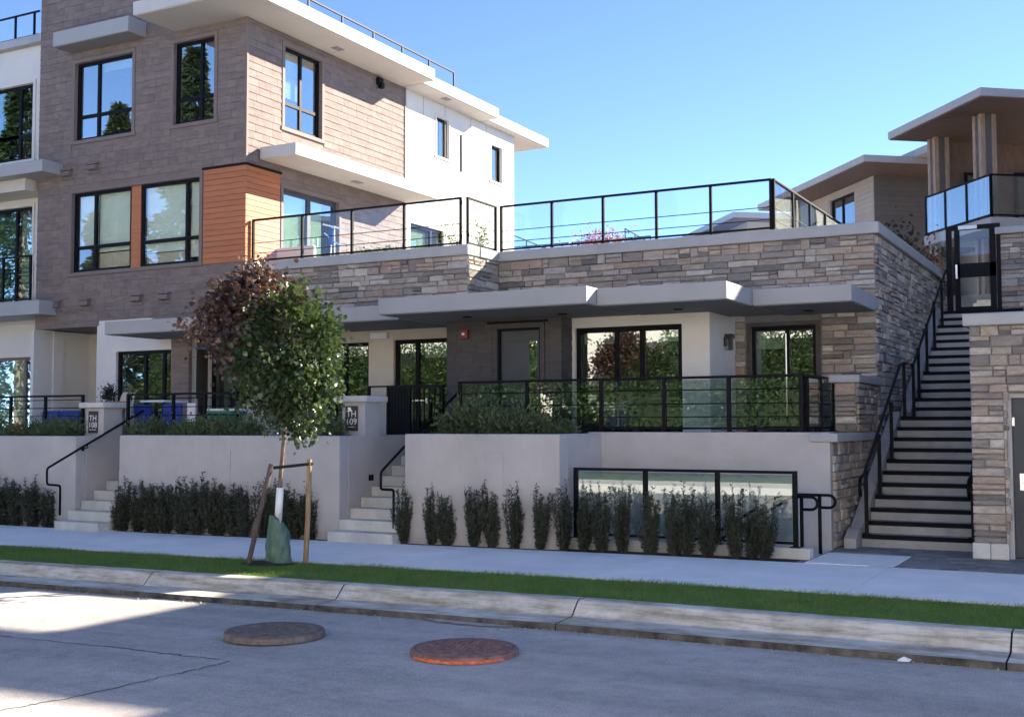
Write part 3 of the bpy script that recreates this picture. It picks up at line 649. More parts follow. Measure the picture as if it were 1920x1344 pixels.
mb = MB(); mb.fbox(LS, 27.83, 27.88, 8.8, 9.85, 0, .03); mb.build('vertical_reveal', 'black', L)
for u in (25.9, 27.0, 28.4, 29.3): mb = MB(); mb.fbox(LS, u, u+.012, 7.1, 10.44, -.003, .004); mb.build('panel_joint', 'fascia', L)
# roof slabs in three steps, soffit below
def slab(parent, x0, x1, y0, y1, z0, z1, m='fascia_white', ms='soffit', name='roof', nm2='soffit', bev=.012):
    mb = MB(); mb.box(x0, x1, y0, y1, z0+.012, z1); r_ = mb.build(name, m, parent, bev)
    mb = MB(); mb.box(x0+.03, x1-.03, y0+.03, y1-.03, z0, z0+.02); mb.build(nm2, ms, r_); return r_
slab(L, -18.6, -15.5, 17.75, 24.88, 10.45, 10.75); slab(L, -18.6, -15.86, 24.885, 28.9, 10.452, 10.75); slab(L, -20.6, -16.2, 28.905, 32.75, 10.454, 10.75)
mb = MB(); mb.box(XL, -18.605, 22.86, 32.7, 10.46, 10.72); mb.build('roof', 'roof_membrane', L)
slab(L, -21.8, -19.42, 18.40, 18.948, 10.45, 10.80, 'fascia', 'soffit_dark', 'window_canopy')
slab(L, -16.50+.03, -15.50, 19.35, 25.0, 7.45, 7.72, 'fascia_white', 'soffit', 'side_canopy')
for (u, z) in ((-16.1, 21.6), (-16.1, 26.4)): mb = MB(); mb.box(u-.09, u+.09, z-.14, z+.14, 10.437, 10.449); mb.build('soffit_vent', 'soffit_dark', L)
mb = MB(); mb.box(-16.1, -15.92, 22.1, 22.4, 7.437, 7.449); mb.build('soffit_vent', 'soffit_dark', L)
mb = MB(); mb.fbox(LS, 23.7, 23.9, 10.2, 10.38, 0, .1); mb.fbox(LS, 23.74, 23.86, 10.12, 10.25, .05, .16); mb.build('camera_box', 'black', L)
def vent(u, z):
    mb = MB(); mb.fbox(LF, u, u+.36, z-.03, z, .015, .10); mb.fbox(LF, u, u+.36, z-.24, z-.215, .015, .05)
    P = [LF.p(u+.06, z-.17, .015), LF.p(u+.32, z-.17, .015), LF.p(u+.32, z-.15, .13), LF.p(u+.06, z-.15, .13), LF.p(u+.06, z-.03, .015), LF.p(u+.32, z-.03, .015), LF.p(u+.32, z-.05, .10), LF.p(u+.06, z-.05, .10)]
    mb.hexa(P); mb.build('wall_vent', 'trim_brown', L, .004)
for u, z in ((-22.02, 7.72), (-21.17, 7.78), (-22.32, 4.66), (-21.35, 4.66), (-19.75, 4.68), (-18.92, 4.68)): vent(u, z)
# roof-deck railing
q0 = (-17.15, 19.6)
railing('roof_railing', 'thin black railing on the roof of the shingled building', [((-17.0, 19.0), (-17.0, 28.3))], 10.75, 11.82, [[i/7 for i in range(8)]], (11.1, 11.35), None, pr=.02)
# ground floor of the shingled building: white frontage with glazed doors
mb = MB(); WF = front(18.86); wallmesh(mb, WF, -20.72, -18.02, 1.3, 4.02, [(-20.12, -18.46, 1.3, 3.42)], .3); mb.fbox(WF, -20.66, -19.05, 4.02, 4.13, -.08, .0); mb.build('white_front', 'white_wall', L)
window(L, WF, -20.12, -18.46, 1.3, 3.42, (-19.3, -18.75), (), fw=.07, gl='glass_low', name='glazed_door', room=2.2)
mb = MB(); wallmesh(mb, front(18.855), -18.46, -17.95, 1.3, 3.66, [], .1); mb.build('brown_pier', 'shingle', L)
mb = MB(); mb.box(-22.9, -20.72, 20.6, 20.8, 1.3, 4.03); mb.box(-20.72, -20.52, 19.16, 20.6, 1.3, 4.03); mb.build('recess_wall', 'cream_wall', L)
mb = MB(); wallmesh(mb, front(19.5), -18.0, -10.9, 1.3, 4.2, [(-17.95, -16.9, 1.3, 3.46), (-15.6, -13.72, 1.5, 3.45), (-13.12, -11.6, 1.3, 3.47)], .3); mb.build('recessed_front', 'cream_wall', L)
G = front(19.5)
window(L, G, -17.95, -16.9, 1.3, 3.46, (), (), gl='glass_low', name='glazed_door', room=2.2)
window(L, G, -15.6, -13.72, 1.5, 3.45, (-14.35,), (), gl='glass_low', room=2.2)
window(L, G, -13.12, -11.6, 1.3, 3.47, (-12.6,), (), fw=.08, gl='glass_low', name='glazed_door', room=2.2, blinds=[(-12.5, -11.7, 3.1, 3.42, 'blind_white'), (-12.75, -12.67, 3.0, 3.42, 'blind_white')])
for u in (-12.68, -12.5): mb = MB(); mb.fbox(G, u, u+.14, 2.24, 2.27, -.06, -.02); mb.fbox(G, u if u < -12.6 else u+.11, (u if u < -12.6 else u+.11)+.03, 2.2, 2.3, -.075, -.05); mb.build('lever_handle', 'steel', L)
mb = MB(); mb.fbox(G, -13.62, -13.22, 3.5, 3.62, 0, .1); mb.build('wall_lamp', 'white_plastic', L)

# ================================================================== WHITE BUILDING (far left edge)
Wb = thing('white_building', 'white building with balconies cut off by the left edge of the frame', 'building', (-26, 19.5, 0))
F = front(19.5); hol = [(-26.6, -23.74, 8.3, 10.19), (-26.6, -23.68, 4.75, 7.13), (-26.5, -23.33, 1.3, 3.44)]
mb = MB(); wallmesh(mb, F, -40, -22.86, 1.3, 11.1, hol, .3); mb.build('wall', 'white_wall', Wb); mb = MB(); mb.box(-40, -22.9, 30, 30.3, 1.3, 11.1); mb.build('back_wall', 'white_wall', Wb)
mb = MB(); mb.box(-23.0, -22.9, 18.95, 20.6, 1.3, 4.02); mb.build('corner_pier', 'white_wall', Wb)
window(Wb, F, *hol[0], (-24.3, -25.6), (8.93,)); window(Wb, F, *hol[1], (-24.35, -25.6), (), name='balcony_door', blinds=[(-26.5, -24.4, 4.8, 7.05, 'blind'), (-24.3, -23.75, 4.8, 7.0, 'blind')])
window(Wb, F, *hol[2], (-23.95,), (), blinds=[(-26.4, -24.0, 1.4, 3.4, 'blind')], mt='trim_brown')
surround(Wb, F, *hol[0], .09, .03, 'white_wall'); surround(Wb, F, *hol[1], .07, .03, 'white_wall', bottom=False)
mb = MB(); mb.box(-40, -22.92, 19.3, 30.4, 11.1, 11.3); mb.build('roof_cap', 'cap', Wb, .012)
for z0, z1, y in ((7.60, 7.88, 18.35), (4.33, 4.66, 18.45)):
    a = px(79, 320, Y=y).x if z0 > 6 else px(73, 565, Y=y).x
    mb = MB(); mb.box(-40, a, y, 19.49, z0, z1); mb.build('balcony_slab', 'fascia', Wb, .012)
mb = MB(); mb.box(-40, -23.0, 18.7, 19.49, 7.32, 7.598); mb.build('balcony_beam', 'cream_wall', Wb)
railing('balcony_railing', 'black barred balcony railing on the white building at left', [((-32, 18.6), (px(58, 480, Y=18.6).x, 18.6))], 4.66, 5.74, [[0, .25, .5, .75, .9, 1]], (4.9, 5.08, 5.26, 5.44), None, pr=.025, barr=.008)
railing('roof_railing', 'black glass railing on the roof of the white building', [((-34, 19.45), (-23.55, 19.45))], 11.3, 11.95, [[0, .3, .55, .8, .92, .985]], (), 'glass_clear', pr=.022)

# ================================================================== STONE BUILDING (centre)
B = thing('stone_building', 'low stone clad building with grey canopies and a roof terrace', 'building', (-9, 20.2, 0))
SF, SF2, SS = front(20.24), front(19.05), side(-3.89)
ZC = 4.98
sdoor = (-6.03, -4.88, 1.3, 3.49)
mb = MB(); wallmesh(mb, SF, -6.31, -3.89, 1.3, 3.68, [sdoor], .3); mb.fbox(SF, -11.14, -3.89, 3.68, ZC, -.3, 0); mb.box(-4.19, -3.89, 20.54, 28.2, 0, ZC); mb.box(-4.15, -3.89, 16.97, 20.24, -.2, 1.5)
mb.fbox(SF2, -16.45, -11.14, 3.66, ZC, -.3, 0); mb.box(-11.44, -11.14, 19.35, 20.24, 3.66, ZC); mb.build('backing_wall', 'mortar', B)
mb = MB(); mb.box(-16.45, -4.19, 20.55, 28.0, 4.5, 4.72); mb.box(-16.45, -11.45, 19.36, 20.54, 4.5, 4.72); mb.build('terrace_floor', 'roof_membrane', B)
mb = MB(); mb.box(-4.19, -3.89, 20.54, 20.6, 0, 1); mb.build('inner_wall', 'mortar', B)
cl = Clad(B, 'stone', 'stone_cladding', 'stone')
stones(cl, SF, -11.10, -3.87, 3.86, ZC)
stones(cl, SF2, -16.45, -11.12, 3.86, ZC)
stones(cl, side(-11.14), 19.03, 20.22, 3.86, ZC)
stones(cl, SF, -6.31, -3.87, 1.3, 3.86, [(sdoor[0]-.1, sdoor[1]+.1, 1.3, 3.6)])
def above_stairs(z, zt, u0, u1):                 # keep clear of the stair flight
    zz = max(z, 0)
    if zz < 1.9: lim = 17.8+zz/.172*.33
    else: lim = 22.05+(zz-1.9)/.172*.33
    return u0, min(u1, lim+.9)
stones(cl, SS, 20.26, 28.2, 0.02, ZC, slope=above_stairs)
stones(cl, SS, 16.97, 20.2, .02, 1.52, slope=above_stairs)
stones(cl, SS, 18.6, 20.2, 1.65, 2.42)
stones(cl, front(18.58), -4.2, -3.87, 1.65, 2.42)
cl.done()
mb = MB(); mb.box(-4.2, -3.9, 18.59, 20.2, 1.5, 2.42); mb.build('pier', 'mortar', B)
mb = MB(); mb.box(-4.28, -3.80, 18.48, 20.2, 2.42, 2.54); mb.box(-4.2, -3.80, 16.9, 20.2, 1.52, 1.645); mb.build('pier_cap', 'cap', B, .015)
def capstone(x0, x1, y0, y1): mb = MB(); mb.box(x0, x1, y0, y1, ZC, ZC+.20); mb.build('coping', 'cap', B, .02)
capstone(-16.43, -11.08, 18.95, 19.42); capstone(-11.5, -11.06, 19.425, 20.13); capstone(-11.5, -3.78, 20.135, 20.6); capstone(-4.25, -3.78, 20.605, 28.2)
# ground floor fronts
Fs, Fw = front(18.37), front(18.81)
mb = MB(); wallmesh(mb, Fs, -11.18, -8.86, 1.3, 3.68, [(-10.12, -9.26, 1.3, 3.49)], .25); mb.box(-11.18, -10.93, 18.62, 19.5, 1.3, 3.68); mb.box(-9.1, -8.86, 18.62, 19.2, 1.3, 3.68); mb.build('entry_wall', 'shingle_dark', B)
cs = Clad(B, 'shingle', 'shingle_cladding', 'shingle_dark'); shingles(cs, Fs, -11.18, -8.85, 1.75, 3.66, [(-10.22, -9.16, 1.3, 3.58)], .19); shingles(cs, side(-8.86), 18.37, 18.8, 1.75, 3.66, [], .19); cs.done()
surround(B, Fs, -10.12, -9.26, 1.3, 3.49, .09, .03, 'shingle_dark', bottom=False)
mb = MB(); mb.fbox(Fs, -10.3, -9.1, 3.58, 3.61, 0, .08); mb.build('door_flashing', 'black', B)
dr = MB(); wallmesh(dr, Fs, -10.08, -9.30, 1.3, 3.45, [(-9.52, -9.36, 1.75, 3.25)], .05, d=-.06); dr = dr.build('door', 'door_grey', B, .004)
mb = MB(); mb.fbox(Fs, -10.12, -10.08, 1.3, 3.49, -.1, -.02); mb.fbox(Fs, -9.30, -9.26, 1.3, 3.49, -.1, -.02); mb.fbox(Fs, -10.08, -9.30, 3.45, 3.49, -.1, -.02); mb.build('door_frame', 'black', dr)
mb = MB(); mb.fbox(Fs, -9.52, -9.36, 1.75, 3.25, -.09, -.082); mb.build('pane', 'glass', dr)
mb = MB(); mb.fbox(Fs, -10.1, -9.28, 1.3, 3.47, -.6, -.55); mb.build('door_back', 'interior', dr)
mb = MB(); mb.fbox(Fs, -10.86, -10.70, 3.33, 3.50, .0, .09); o = mb.build('alarm_box', 'red_box', B, .01); mb = MB(); mb.lathe([(.03, 0), (.03, .02), (.015, .035)], (0, 0, 0), 12); a = mb.build('alarm_lamp', 'white_plastic', o); a.rotation_euler = (math.pi/2, 0, 0); a.location = (-10.78, 18.28, 3.42)
ww = (-8.80, -6.80, 1.3, 3.48)
mb = MB(); wallmesh(mb, Fw, -8.86, -6.31, 1.3, 3.70, [ww], .3); mb.box(-6.61, -6.31, 19.11, 20.24, 1.3, 3.7); mb.build('white_front', 'white_wall', B)
window(B, Fw, *ww, (-8.02, -7.55), (), fw=.09, gl='glass_low', name='glazed_door', room=2.5, blinds=[(-8.7, -8.1, 3.2, 3.42, 'blind_white'), (-7.45, -6.9, 3.2, 3.42, 'blind')])
window(B, SF, *sdoor, (-5.40,), (), fw=.07, gl='glass_low', name='glazed_door', room=2.5, rec=.05, blinds=[(-5.95, -5.46, 3.1, 3.42, 'blind_white')])
surround(B, SF, *sdoor, .07, .04, 'shingle_dark', bottom=False)
mb = MB(); mb.tube([SF.p(-5.40, 1.9, .03), SF.p(-5.40, 3.35, .03)], .016, 8); mb.build('pull_bar', 'steel', B)
lm = MB(); lm.fbox(side(-6.31), 19.55, 19.63, 3.12, 3.28, 0, .05); lm.fbox(side(-6.31), 19.52, 19.66, 3.25, 3.33, .03, .17); lm.fbox(side(-6.31), 19.55, 19.63, 3.05, 3.27, .08, .15); lm.build('wall_lamp', 'metal_lamp', B, .006)
# canopies
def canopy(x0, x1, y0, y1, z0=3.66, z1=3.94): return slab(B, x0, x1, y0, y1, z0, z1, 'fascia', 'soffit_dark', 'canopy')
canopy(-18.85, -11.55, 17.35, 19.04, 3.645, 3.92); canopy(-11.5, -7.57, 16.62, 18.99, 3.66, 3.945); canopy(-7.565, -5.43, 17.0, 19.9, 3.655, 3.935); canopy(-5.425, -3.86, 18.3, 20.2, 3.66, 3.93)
for x, y in ((-10.3, 17.6), (-8.6, 17.9), (-6.6, 18.1), (-4.8, 19.4)): mb = MB(); mb.lathe([(.08, 0), (.08, .012), (.06, .014)], (x, y, 3.642), 20); mb.build('downlight', 'black', B)
# terrace railing
xs_ = [px(x, 420, Y=20.3).x for x in (940, 1035, 1131, 1231, 1333, 1446)]; f_ = [(x-xs_[0])/(xs_[-1]-xs_[0]) for x in xs_]
xs2 = [px(x, 440, Y=19.12).x for x in (475, 567, 660, 758, 864)]; f2 = [(x-xs2[0])/(xs2[-1]-xs2[0]) for x in xs2]
railing('terrace_railing', 'long black railing with glass around the stone building roof terrace', [((xs2[0], 19.12), (xs2[-1], 19.12)), ((-11.2, 19.16), (-11.2, 20.26)), ((xs_[0], 20.3), (xs_[-1], 20.3)), ((xs_[-1]+.04, 20.34), (xs_[-1]+.04, 26.8))], 5.18, 6.12, [f2, [.0, 1], f_, [0, .2, .4, .6, .8, 1]], (5.39, 5.61), 'glass_clear', pr=.024)
# ================================================================== LONG STAIRS
ST = thing('concrete_stairs', 'long concrete staircase with black nosings climbing beside the stone wall', 'stairs', (-2.85, 17.55, 0))
RI, TR = .172, .33
def sy0(i): return 17.55+TR*(i-1) if i <= 11 else 22.05+TR*(i-12)
for i in range(1, 25):
    y = sy0(i); yn = sy0(i+1) if i < 24 else 27.4
    mb = MB(); mb.box(-3.62, -2.03, y, yn+.02, RI*(i-1)-.25 if i > 1 else -.1, RI*i); s_ = mb.build('step', 'stair', ST, .006)
    mb = MB(); mb.box(-3.615, -2.035, y-.004, y+.05, RI*i-.06, RI*i+.004); mb.build('nosing', 'nosing', s_)
# sloping cheek wall on the left
pts = [(17.2, 0), (17.2, .14), (17.5, .26)]+[(sy0(i)+.1, RI*i+.09) for i in (1, 4, 8, 11)]+[(21.1, 1.892+.09), (22.0, 1.892+.09)]+[(sy0(i)+.1, RI*i+.09) for i in (12, 16, 20, 24)]+[(27.3, 4.28), (27.3, 0)]
mb = MB(); mb.prism(pts, -3.80, -3.63, lambda q, t: (t, q[0], q[1])); mb.build('cheek_wall', 'stair', ST)
def stair_rail(label, x, z_off, runs, ends):
    th = thing('stair_railing', label, 'railing', (x, runs[0][0], runs[0][1]), 'black railings of the long stairs')
    P_ = [Vector((x, y, z+.92)) for y, z in runs]
    Q = ([Vector((x, P_[0].y-.28, P_[0].z-.30)), Vector((x, P_[0].y-.33, P_[0].z-.16)), Vector((x, P_[0].y-.25, P_[0].z-.05))] if ends else [])+P_
    mb = MB(); mb.tube(Q, .023, 10); mb.build('rail', 'black', th, smooth=True)
    for y, z in POSTS[label]: mb = MB(); mb.box(x-.025, x+.025, y-.025, y+.025, z, z+.93); mb.box(x-.06, x+.06, y-.06, y+.06, z, z+.015); mb.build('post', 'black', th)
    return th
POSTS = {}
l1 = 'lower left black stair railing along the stone wall'; l2 = 'upper left black stair railing rising to the gate'; l3 = 'short black railing on the right side of the lower stairs'
POSTS[l1] = [(17.62, RI), (18.65, RI*4), (19.7, RI*7), (20.95, RI*11)]; POSTS[l2] = [(21.9, RI*11), (22.5, RI*13), (23.5, RI*16), (24.5, RI*19), (25.6, RI*22), (26.6, RI*24)]; POSTS[l3] = [(17.62, RI), (18.7, RI*4)]
stair_rail(l1, -3.56, 0, [(17.5, .13), (20.6, 1.85), (20.95, 1.90), (21.3, 1.90)], True)
stair_rail(l2, -3.56, 0, [(21.7, 1.90), (21.95, 1.92), (26.3, 4.12), (26.7, 4.12)], False)
stair_rail(l3, -2.10, 0, [(17.5, .13), (19.8, 1.38)], True)
# ================================================================== RIGHT STONE BUILDING WITH DOOR
RB = thing('stone_wall_building', 'stone clad wall with grey door at the right edge of the frame', 'building', (-1.5, 16.7, 0))
yp = 16.72; RF = front(yp)
mb = MB(); wallmesh(mb, RF, -1.96, 6, .0, 3.08, [(-1.56, -.45, 0, 2.18)], .3); mb.box(-1.96, -1.66, 17.02, 27, 0, 3.08); mb.box(-1.96, 8, 17.02, 27, 2.95, 3.08); mb.build('wall', 'mortar', RB)
cl = Clad(RB, 'stone', 'stone_cladding', 'stone'); stones(cl, RF, -1.99, 1.5, .2, 3.08, [(-1.58, -.43, 0, 2.2)], wmax=.55); stones(cl, side(-1.57), 16.68, 17.0, .2, 2.2, wmax=.3)
UF = front(26.9); mb = MB(); mb.fbox(UF, -2.52, 6, 3.0, 5.80, -.3, 0); mb.build('upper_wall', 'mortar', RB); stones(cl, UF, -2.54, 1.2, 3.9, 5.80); cl.done()
mb = MB(); mb.box(-2.62, 6, 26.75, 27.3, 5.80, 5.95); mb.build('upper_coping', 'cap', RB, .015)
mb = MB(); mb.box(-2.06, 6, yp-.10, yp+.5, 3.08, 3.245); mb.build('coping', 'cap', RB, .018)
for x0, x1 in ((-2.0, -1.78), (-1.775, -1.55)): mb = MB(); mb.box(x0, x1, yp-.09, yp+.32, 0, .21); mb.build('plinth_block', 'concrete', RB, .015)
mb = MB(); mb.fbox(RF, -1.56, -1.50, 0, 2.18, -.3, -.08); mb.fbox(RF, -.51, -.45, 0, 2.18, -.3, -.08); mb.fbox(RF, -1.50, -.51, 2.12, 2.18, -.3, -.08); dfr = mb.build('door_frame', 'stucco', RB)
mb = MB(); mb.fbox(RF, -1.496, -.514, .01, 2.115, -.22, -.17); dd = mb.build('door', 'door_grey', RB, .004)
mb = MB(); mb.fbox(RF, -1.42, -1.36, .90, 1.12, -.17, -.16); mb.tube([RF.p(-1.39, 1.0, -.16), RF.p(-1.39, 1.0, -.10), RF.p(-1.27, 1.0, -.10)], .011, 8); mb.build('lever_handle', 'steel', dd)
mb = MB(); mb.fbox(RF, -1.50, -1.47, 1.75, 1.86, -.17, -.155); mb.build('hinge', 'steel', dd)
# gate at the head of the stairs
GT = thing('garden_gate', 'tall black framed gate with clear panels at the head of the stairs', 'gate', (-3.0, 26.9, 4.13)); GF = front(26.85)
mb = MB()
for a, b, c, d in ((-3.62, -3.50, 4.13, 6.05), (-2.60, -2.52, 4.13, 6.05), (-3.50, -2.60, 5.95, 6.05), (-3.45, -2.62, 4.16, 4.28), (-3.45, -2.62, 4.92, 5.22), (-3.45, -3.34, 4.28, 5.94), (-2.74, -2.62, 4.28, 5.94)): mb.fbox(GF, a, b, c, d, -.03, .03)
mb.build('frame', 'gate_black', GT)
for c, d in ((4.28, 4.92), (5.22, 5.94)): mb = MB(); mb.fbox(GF, -3.34, -2.74, c, d, -.004, .004); mb.build('pane', 'glass_clear', GT)
mb = MB(); mb.fbox(GF, -3.36, -2.98, 5.96, 6.04, .03, .06); mb.build('closer', 'white_plastic', GT)
mb = MB(); mb.fbox(GF, -3.43, -3.39, 4.9, 5.2, .03, .07); mb.build('pull_handle', 'steel', GT)
mb = MB(); mb.fbox(GF, -3.85, -3.63, 4.13, 6.0, -.006, .006); mb.build('side_pane', 'glass_clear', GT)
# ================================================================== ROTATED TERRACE HOUSE (upper right)
E1, E2 = (-.6244, .7811), (.7811, .6244)
def rot(o, a, b): return (o[0]+E1[0]*a+E2[0]*b, o[1]+E1[1]*a+E2[1]*b)
O0 = (-3.07, 29.0)
Rr = Fr(O0, E1, (-E2[0], -E2[1]))             # u runs back-left (E1), outward = -E2 ; d = -e2
def rb(mb, a0, a1, b0, b1, z0, z1, m=None): mb.fbox(Rr, a0, a1, z0, z1, -b1, -b0, m)
H = thing('terrace_house', 'upper right house with deep wood soffit roof and glass balcony', 'house', (-3.0, 30.5, 4.0))
mb = MB(); rb(mb, 0, 4.36, 0, 9, 9.42, 9.62); rf = mb.build('roof', 'fascia', H, .01)
mb = MB(); rb(mb, .03, 4.33, .03, 8.9, 9.40, 9.42); mb.build('soffit', 'wood_soffit', rf)
for i in range(14): mb = MB(); rb(mb, .05+i*.305, .345+i*.305, .05, 8.9, 9.392, 9.402); mb.build('soffit_board', 'wood_soffit', rf)
mb = MB(); rb(mb, -.1, 2.85, .12, 7, 6.30, 6.55); mb.build('balcony_slab', 'fascia', H, .01)
for a, b in ((1.35, .85), (3.72, 1.0)):
    c_ = MB(); rb(c_, a, a+.12, b, b+.12, 4, 9.40); rb(c_, a+.26, a+.38, b, b+.12, 4, 9.40); rb(c_, a, a+.12, b+.3, b+.42, 4, 9.40); rb(c_, a+.26, a+.38, b+.3, b+.42, 4, 9.40); c_.build('column', 'wood_tan', H, .006)
    c_ = MB(); rb(c_, a+.03, a+.35, b+.03, b+.39, 4, 9.395); c_.build('column_core', 'siding_dark', H)
mb = MB(); rb(mb, 4.16, 4.33, 1.2, 9, 4, 9.41); mb.build('back_wall', 'wood_soffit', H)
mb = MB(); rb(mb, 2.86, 4.15, 1.9, 2.0, 4, 6.3); mb.build('lower_wall', 'siding_pale', H)
HW = Fr(rot(O0, 4.16, 0), E2, (-E1[0], -E1[1]))
window(H, HW.off(.02), 2.1, 2.75, 6.6, 8.55, (), (8.2,), rec=-.06, room=.0)
window(H, HW.off(.02), 3.6, 5.4, 6.6, 8.6, (4.5,), (), rec=-.06, room=0)
pts_ = [rot(O0, -.05, .17), rot(O0, 2.8, .17)]; pts2 = [rot(O0, -.05, .17), rot(O0, -.05, 6)]
railing('balcony_railing', 'glass balcony railing on the upper right house', [(pts_[0], pts_[1]), (pts2[0], pts2[1])], 6.55, 7.57, [[0, .35, .68, 1], [0, .3, .6, 1]], (), 'glass', pr=.025)
mb = MB(); V, F_ = leaves(RNG.normal(size=(500, 3))*np.array([.25, .25, .12])+np.array([*rot(O0, 3.5, 2.2), 9.85]), .09); sh_ = thing('roof_shrub', 'dark green shrub growing on the roof at upper right', 'shrub', (*rot(O0, 3.5, 2.2), 9.62)); npmesh('foliage', V, F_, 'hedge_leaf', sh_)
railing('roof_railing', 'short black railing on the roof at the top right corner', [(rot(O0, 3.0, 2.6), rot(O0, 3.0, 5))], 9.62, 10.15, [[0, .3, .6, 1]], (), None, pr=.02)
# second, lower-set wing behind
H2 = thing('pale_house', 'pale sided house with wood soffit behind the roof terrace', 'house', (-7, 36, 4))
mb = MB(); rb(mb, 6.07, 13.9, .18, 9, 9.22, 9.42); rf = mb.build('roof', 'fascia', H2, .01); mb = MB(); rb(mb, 6.1, 13.87, .21, 9, 9.20, 9.22); mb.build('soffit', 'wood_soffit', rf)
mb = MB(); rb(mb, 5.2, 9.5, 1.75, 9.2, 9.40, 9.62); mb.build('upper_roof', 'fascia', H2, .01)
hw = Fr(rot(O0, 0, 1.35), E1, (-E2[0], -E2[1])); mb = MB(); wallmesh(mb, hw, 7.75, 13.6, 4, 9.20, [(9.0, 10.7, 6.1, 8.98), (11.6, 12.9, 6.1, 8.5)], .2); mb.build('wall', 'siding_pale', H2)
for i in range(30):
    z = 4.7+i*.15
    for a, b in spans(7.75, 13.6, [(8.92, 10.78), (11.52, 12.98)] if 6.0 < z+.07 and z < 9.0 else []): mb = MB(); mb.fbox(hw, a, b, z+.004, z+.148, .002, .014); mb.build('board', 'siding_pale', H2)
window(H2, hw, 9.0, 10.7, 6.1, 8.98, (9.95,), (), room=1.2, fw=.07); window(H2, hw, 11.6, 12.9, 6.1, 8.5, (12.2,), (), room=1.2, fw=.07)
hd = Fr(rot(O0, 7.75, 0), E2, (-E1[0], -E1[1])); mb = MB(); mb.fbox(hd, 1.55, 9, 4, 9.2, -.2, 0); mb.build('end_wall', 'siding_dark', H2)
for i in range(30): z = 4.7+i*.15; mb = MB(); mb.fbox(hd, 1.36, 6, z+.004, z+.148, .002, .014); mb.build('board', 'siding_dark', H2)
# ================================================================== BEYOND THE TERRACE
court = MB(); court.box(-60, 40, 28.3, 120, 3.6, 4.68); tag(court.build('courtyard', 'concrete'), 'raised courtyard ground behind the stone building', 'courtyard', kind='structure')
FH = thing('far_house', 'distant low roofed house seen through the terrace railing', 'house', (-13.5, 46, 4.7))
c_ = px(1375, 397, Y=45); Fo = (c_.x, c_.y); fr_ = Fr(Fo, E1, (-E2[0], -E2[1])); zt = c_.z
mb = MB(); mb.fbox(fr_, 0, 7, zt-.22, zt, -7, 0); mb.build('roof', 'fascia', FH, .01); mb = MB(); mb.fbox(fr_, .8, 6.5, 4.6, zt-.22, -6.5, -.9); mb.build('wall', 'siding_pale', FH)
mb = MB(); mb.fbox(fr_, .03, 6.9, zt-.24, zt-.22, -6.9, -.03); mb.build('soffit', 'wood_soffit', FH)
railing('far_railing', 'distant black roof railing beyond the terrace', [((-23.5, 44), (-17.2, 44))], px(1000, 476, Y=44).z, px(1000, 460, Y=44).z, [[i/8 for i in range(9)]], (), None, pr=.02)
railing('far_glass_railing', 'distant pale green glass railing beside the red tree', [((px(1172, 430, Y=44).x, 44), (px(1240, 455, Y=50).x, 50))], 9.0, px(1172, 428, Y=44).z, [[0, .25, .5, .75, 1]], (), 'glass_frost', pr=.02)
railing('far_glass_railing', 'distant pale green glass railing beside the white gable wall', [((px(955, 438, Y=42).x, 42), (px(1045, 468, Y=48).x, 48))], 8.4, px(955, 437, Y=42).z, [[0, .33, .66, 1]], (), 'glass_frost', pr=.02)
FR = thing('far_flat_building', 'distant flat roofed block under the black roof railing', 'building', (-20, 48, 4.7)); mb = MB(); mb.box(-30, -15.2, 44.2, 54, 4.6, px(1000, 478, Y=44).z); mb.build('wall', 'fascia_white', FR)
rt = thing('red_tree', 'small red leaved tree beyond the terrace railing', 'tree', (-19.8, 43, 4.7)); c_ = px(1128, 452, Y=43)
mb = MB(); mb.tube([(c_.x, 43, 4.7), (c_.x+.05, 43, 7), (c_.x, 43, c_.z)], [.09, .06, .02], 8); mb.build('trunk', 'bark', rt)
V, F_ = leaves(RNG.normal(size=(1800, 3))*np.array([.45, .4, .32])+np.array([c_.x, 43, c_.z-.25]), .11); npmesh('crown', V, F_, 'red_leaf', rt)
# ================================================================== NEIGHBOUR OUTSIDE THE FRAME (unseen, roof edges shaped to cast the shade on the street)
NB = thing('neighbour_building', 'unseen three storey neighbour building at right, roofs shaped to shade the road', 'building', (10, 24, 0))
sx_, sy_ = -1.2, -1.6
def shade_pt(p, h): return (p.x-sx_*(h+.22), p.y-sy_*(h+.22))
hN = 10.5
y_front = shade_pt(px(100, 1303, Z=-.22), hN)[1]; y_step = shade_pt(px(0, 1183, Z=-.22), hN)[1]; x_step = shade_pt(px(240, 1150, Z=-.22), hN)[0]; x_front = shade_pt(px(285, 1327, Z=-.22), hN)[0]
slab(NB, .6, 14, y_front, y_step, 10.2, hN); slab(NB, x_step, 14, y_step+.005, y_step+3.2, 10.202, hN); slab(NB, x_step-1.3, 14, y_step+3.21, y_step+12, 10.204, hN); slab(NB, x_front, 14, y_front-1.7, y_front-.005, 10.206, hN)
for b_ in ((x_step+.8, 13, y_front+.9, y_front+12, 3.1, 10.2), (x_front+1, 13, y_front-.9, y_front+.89, 3.1, 10.2)): mb = MB(); mb.box(*b_); mb.build('wall', 'shingle', NB)
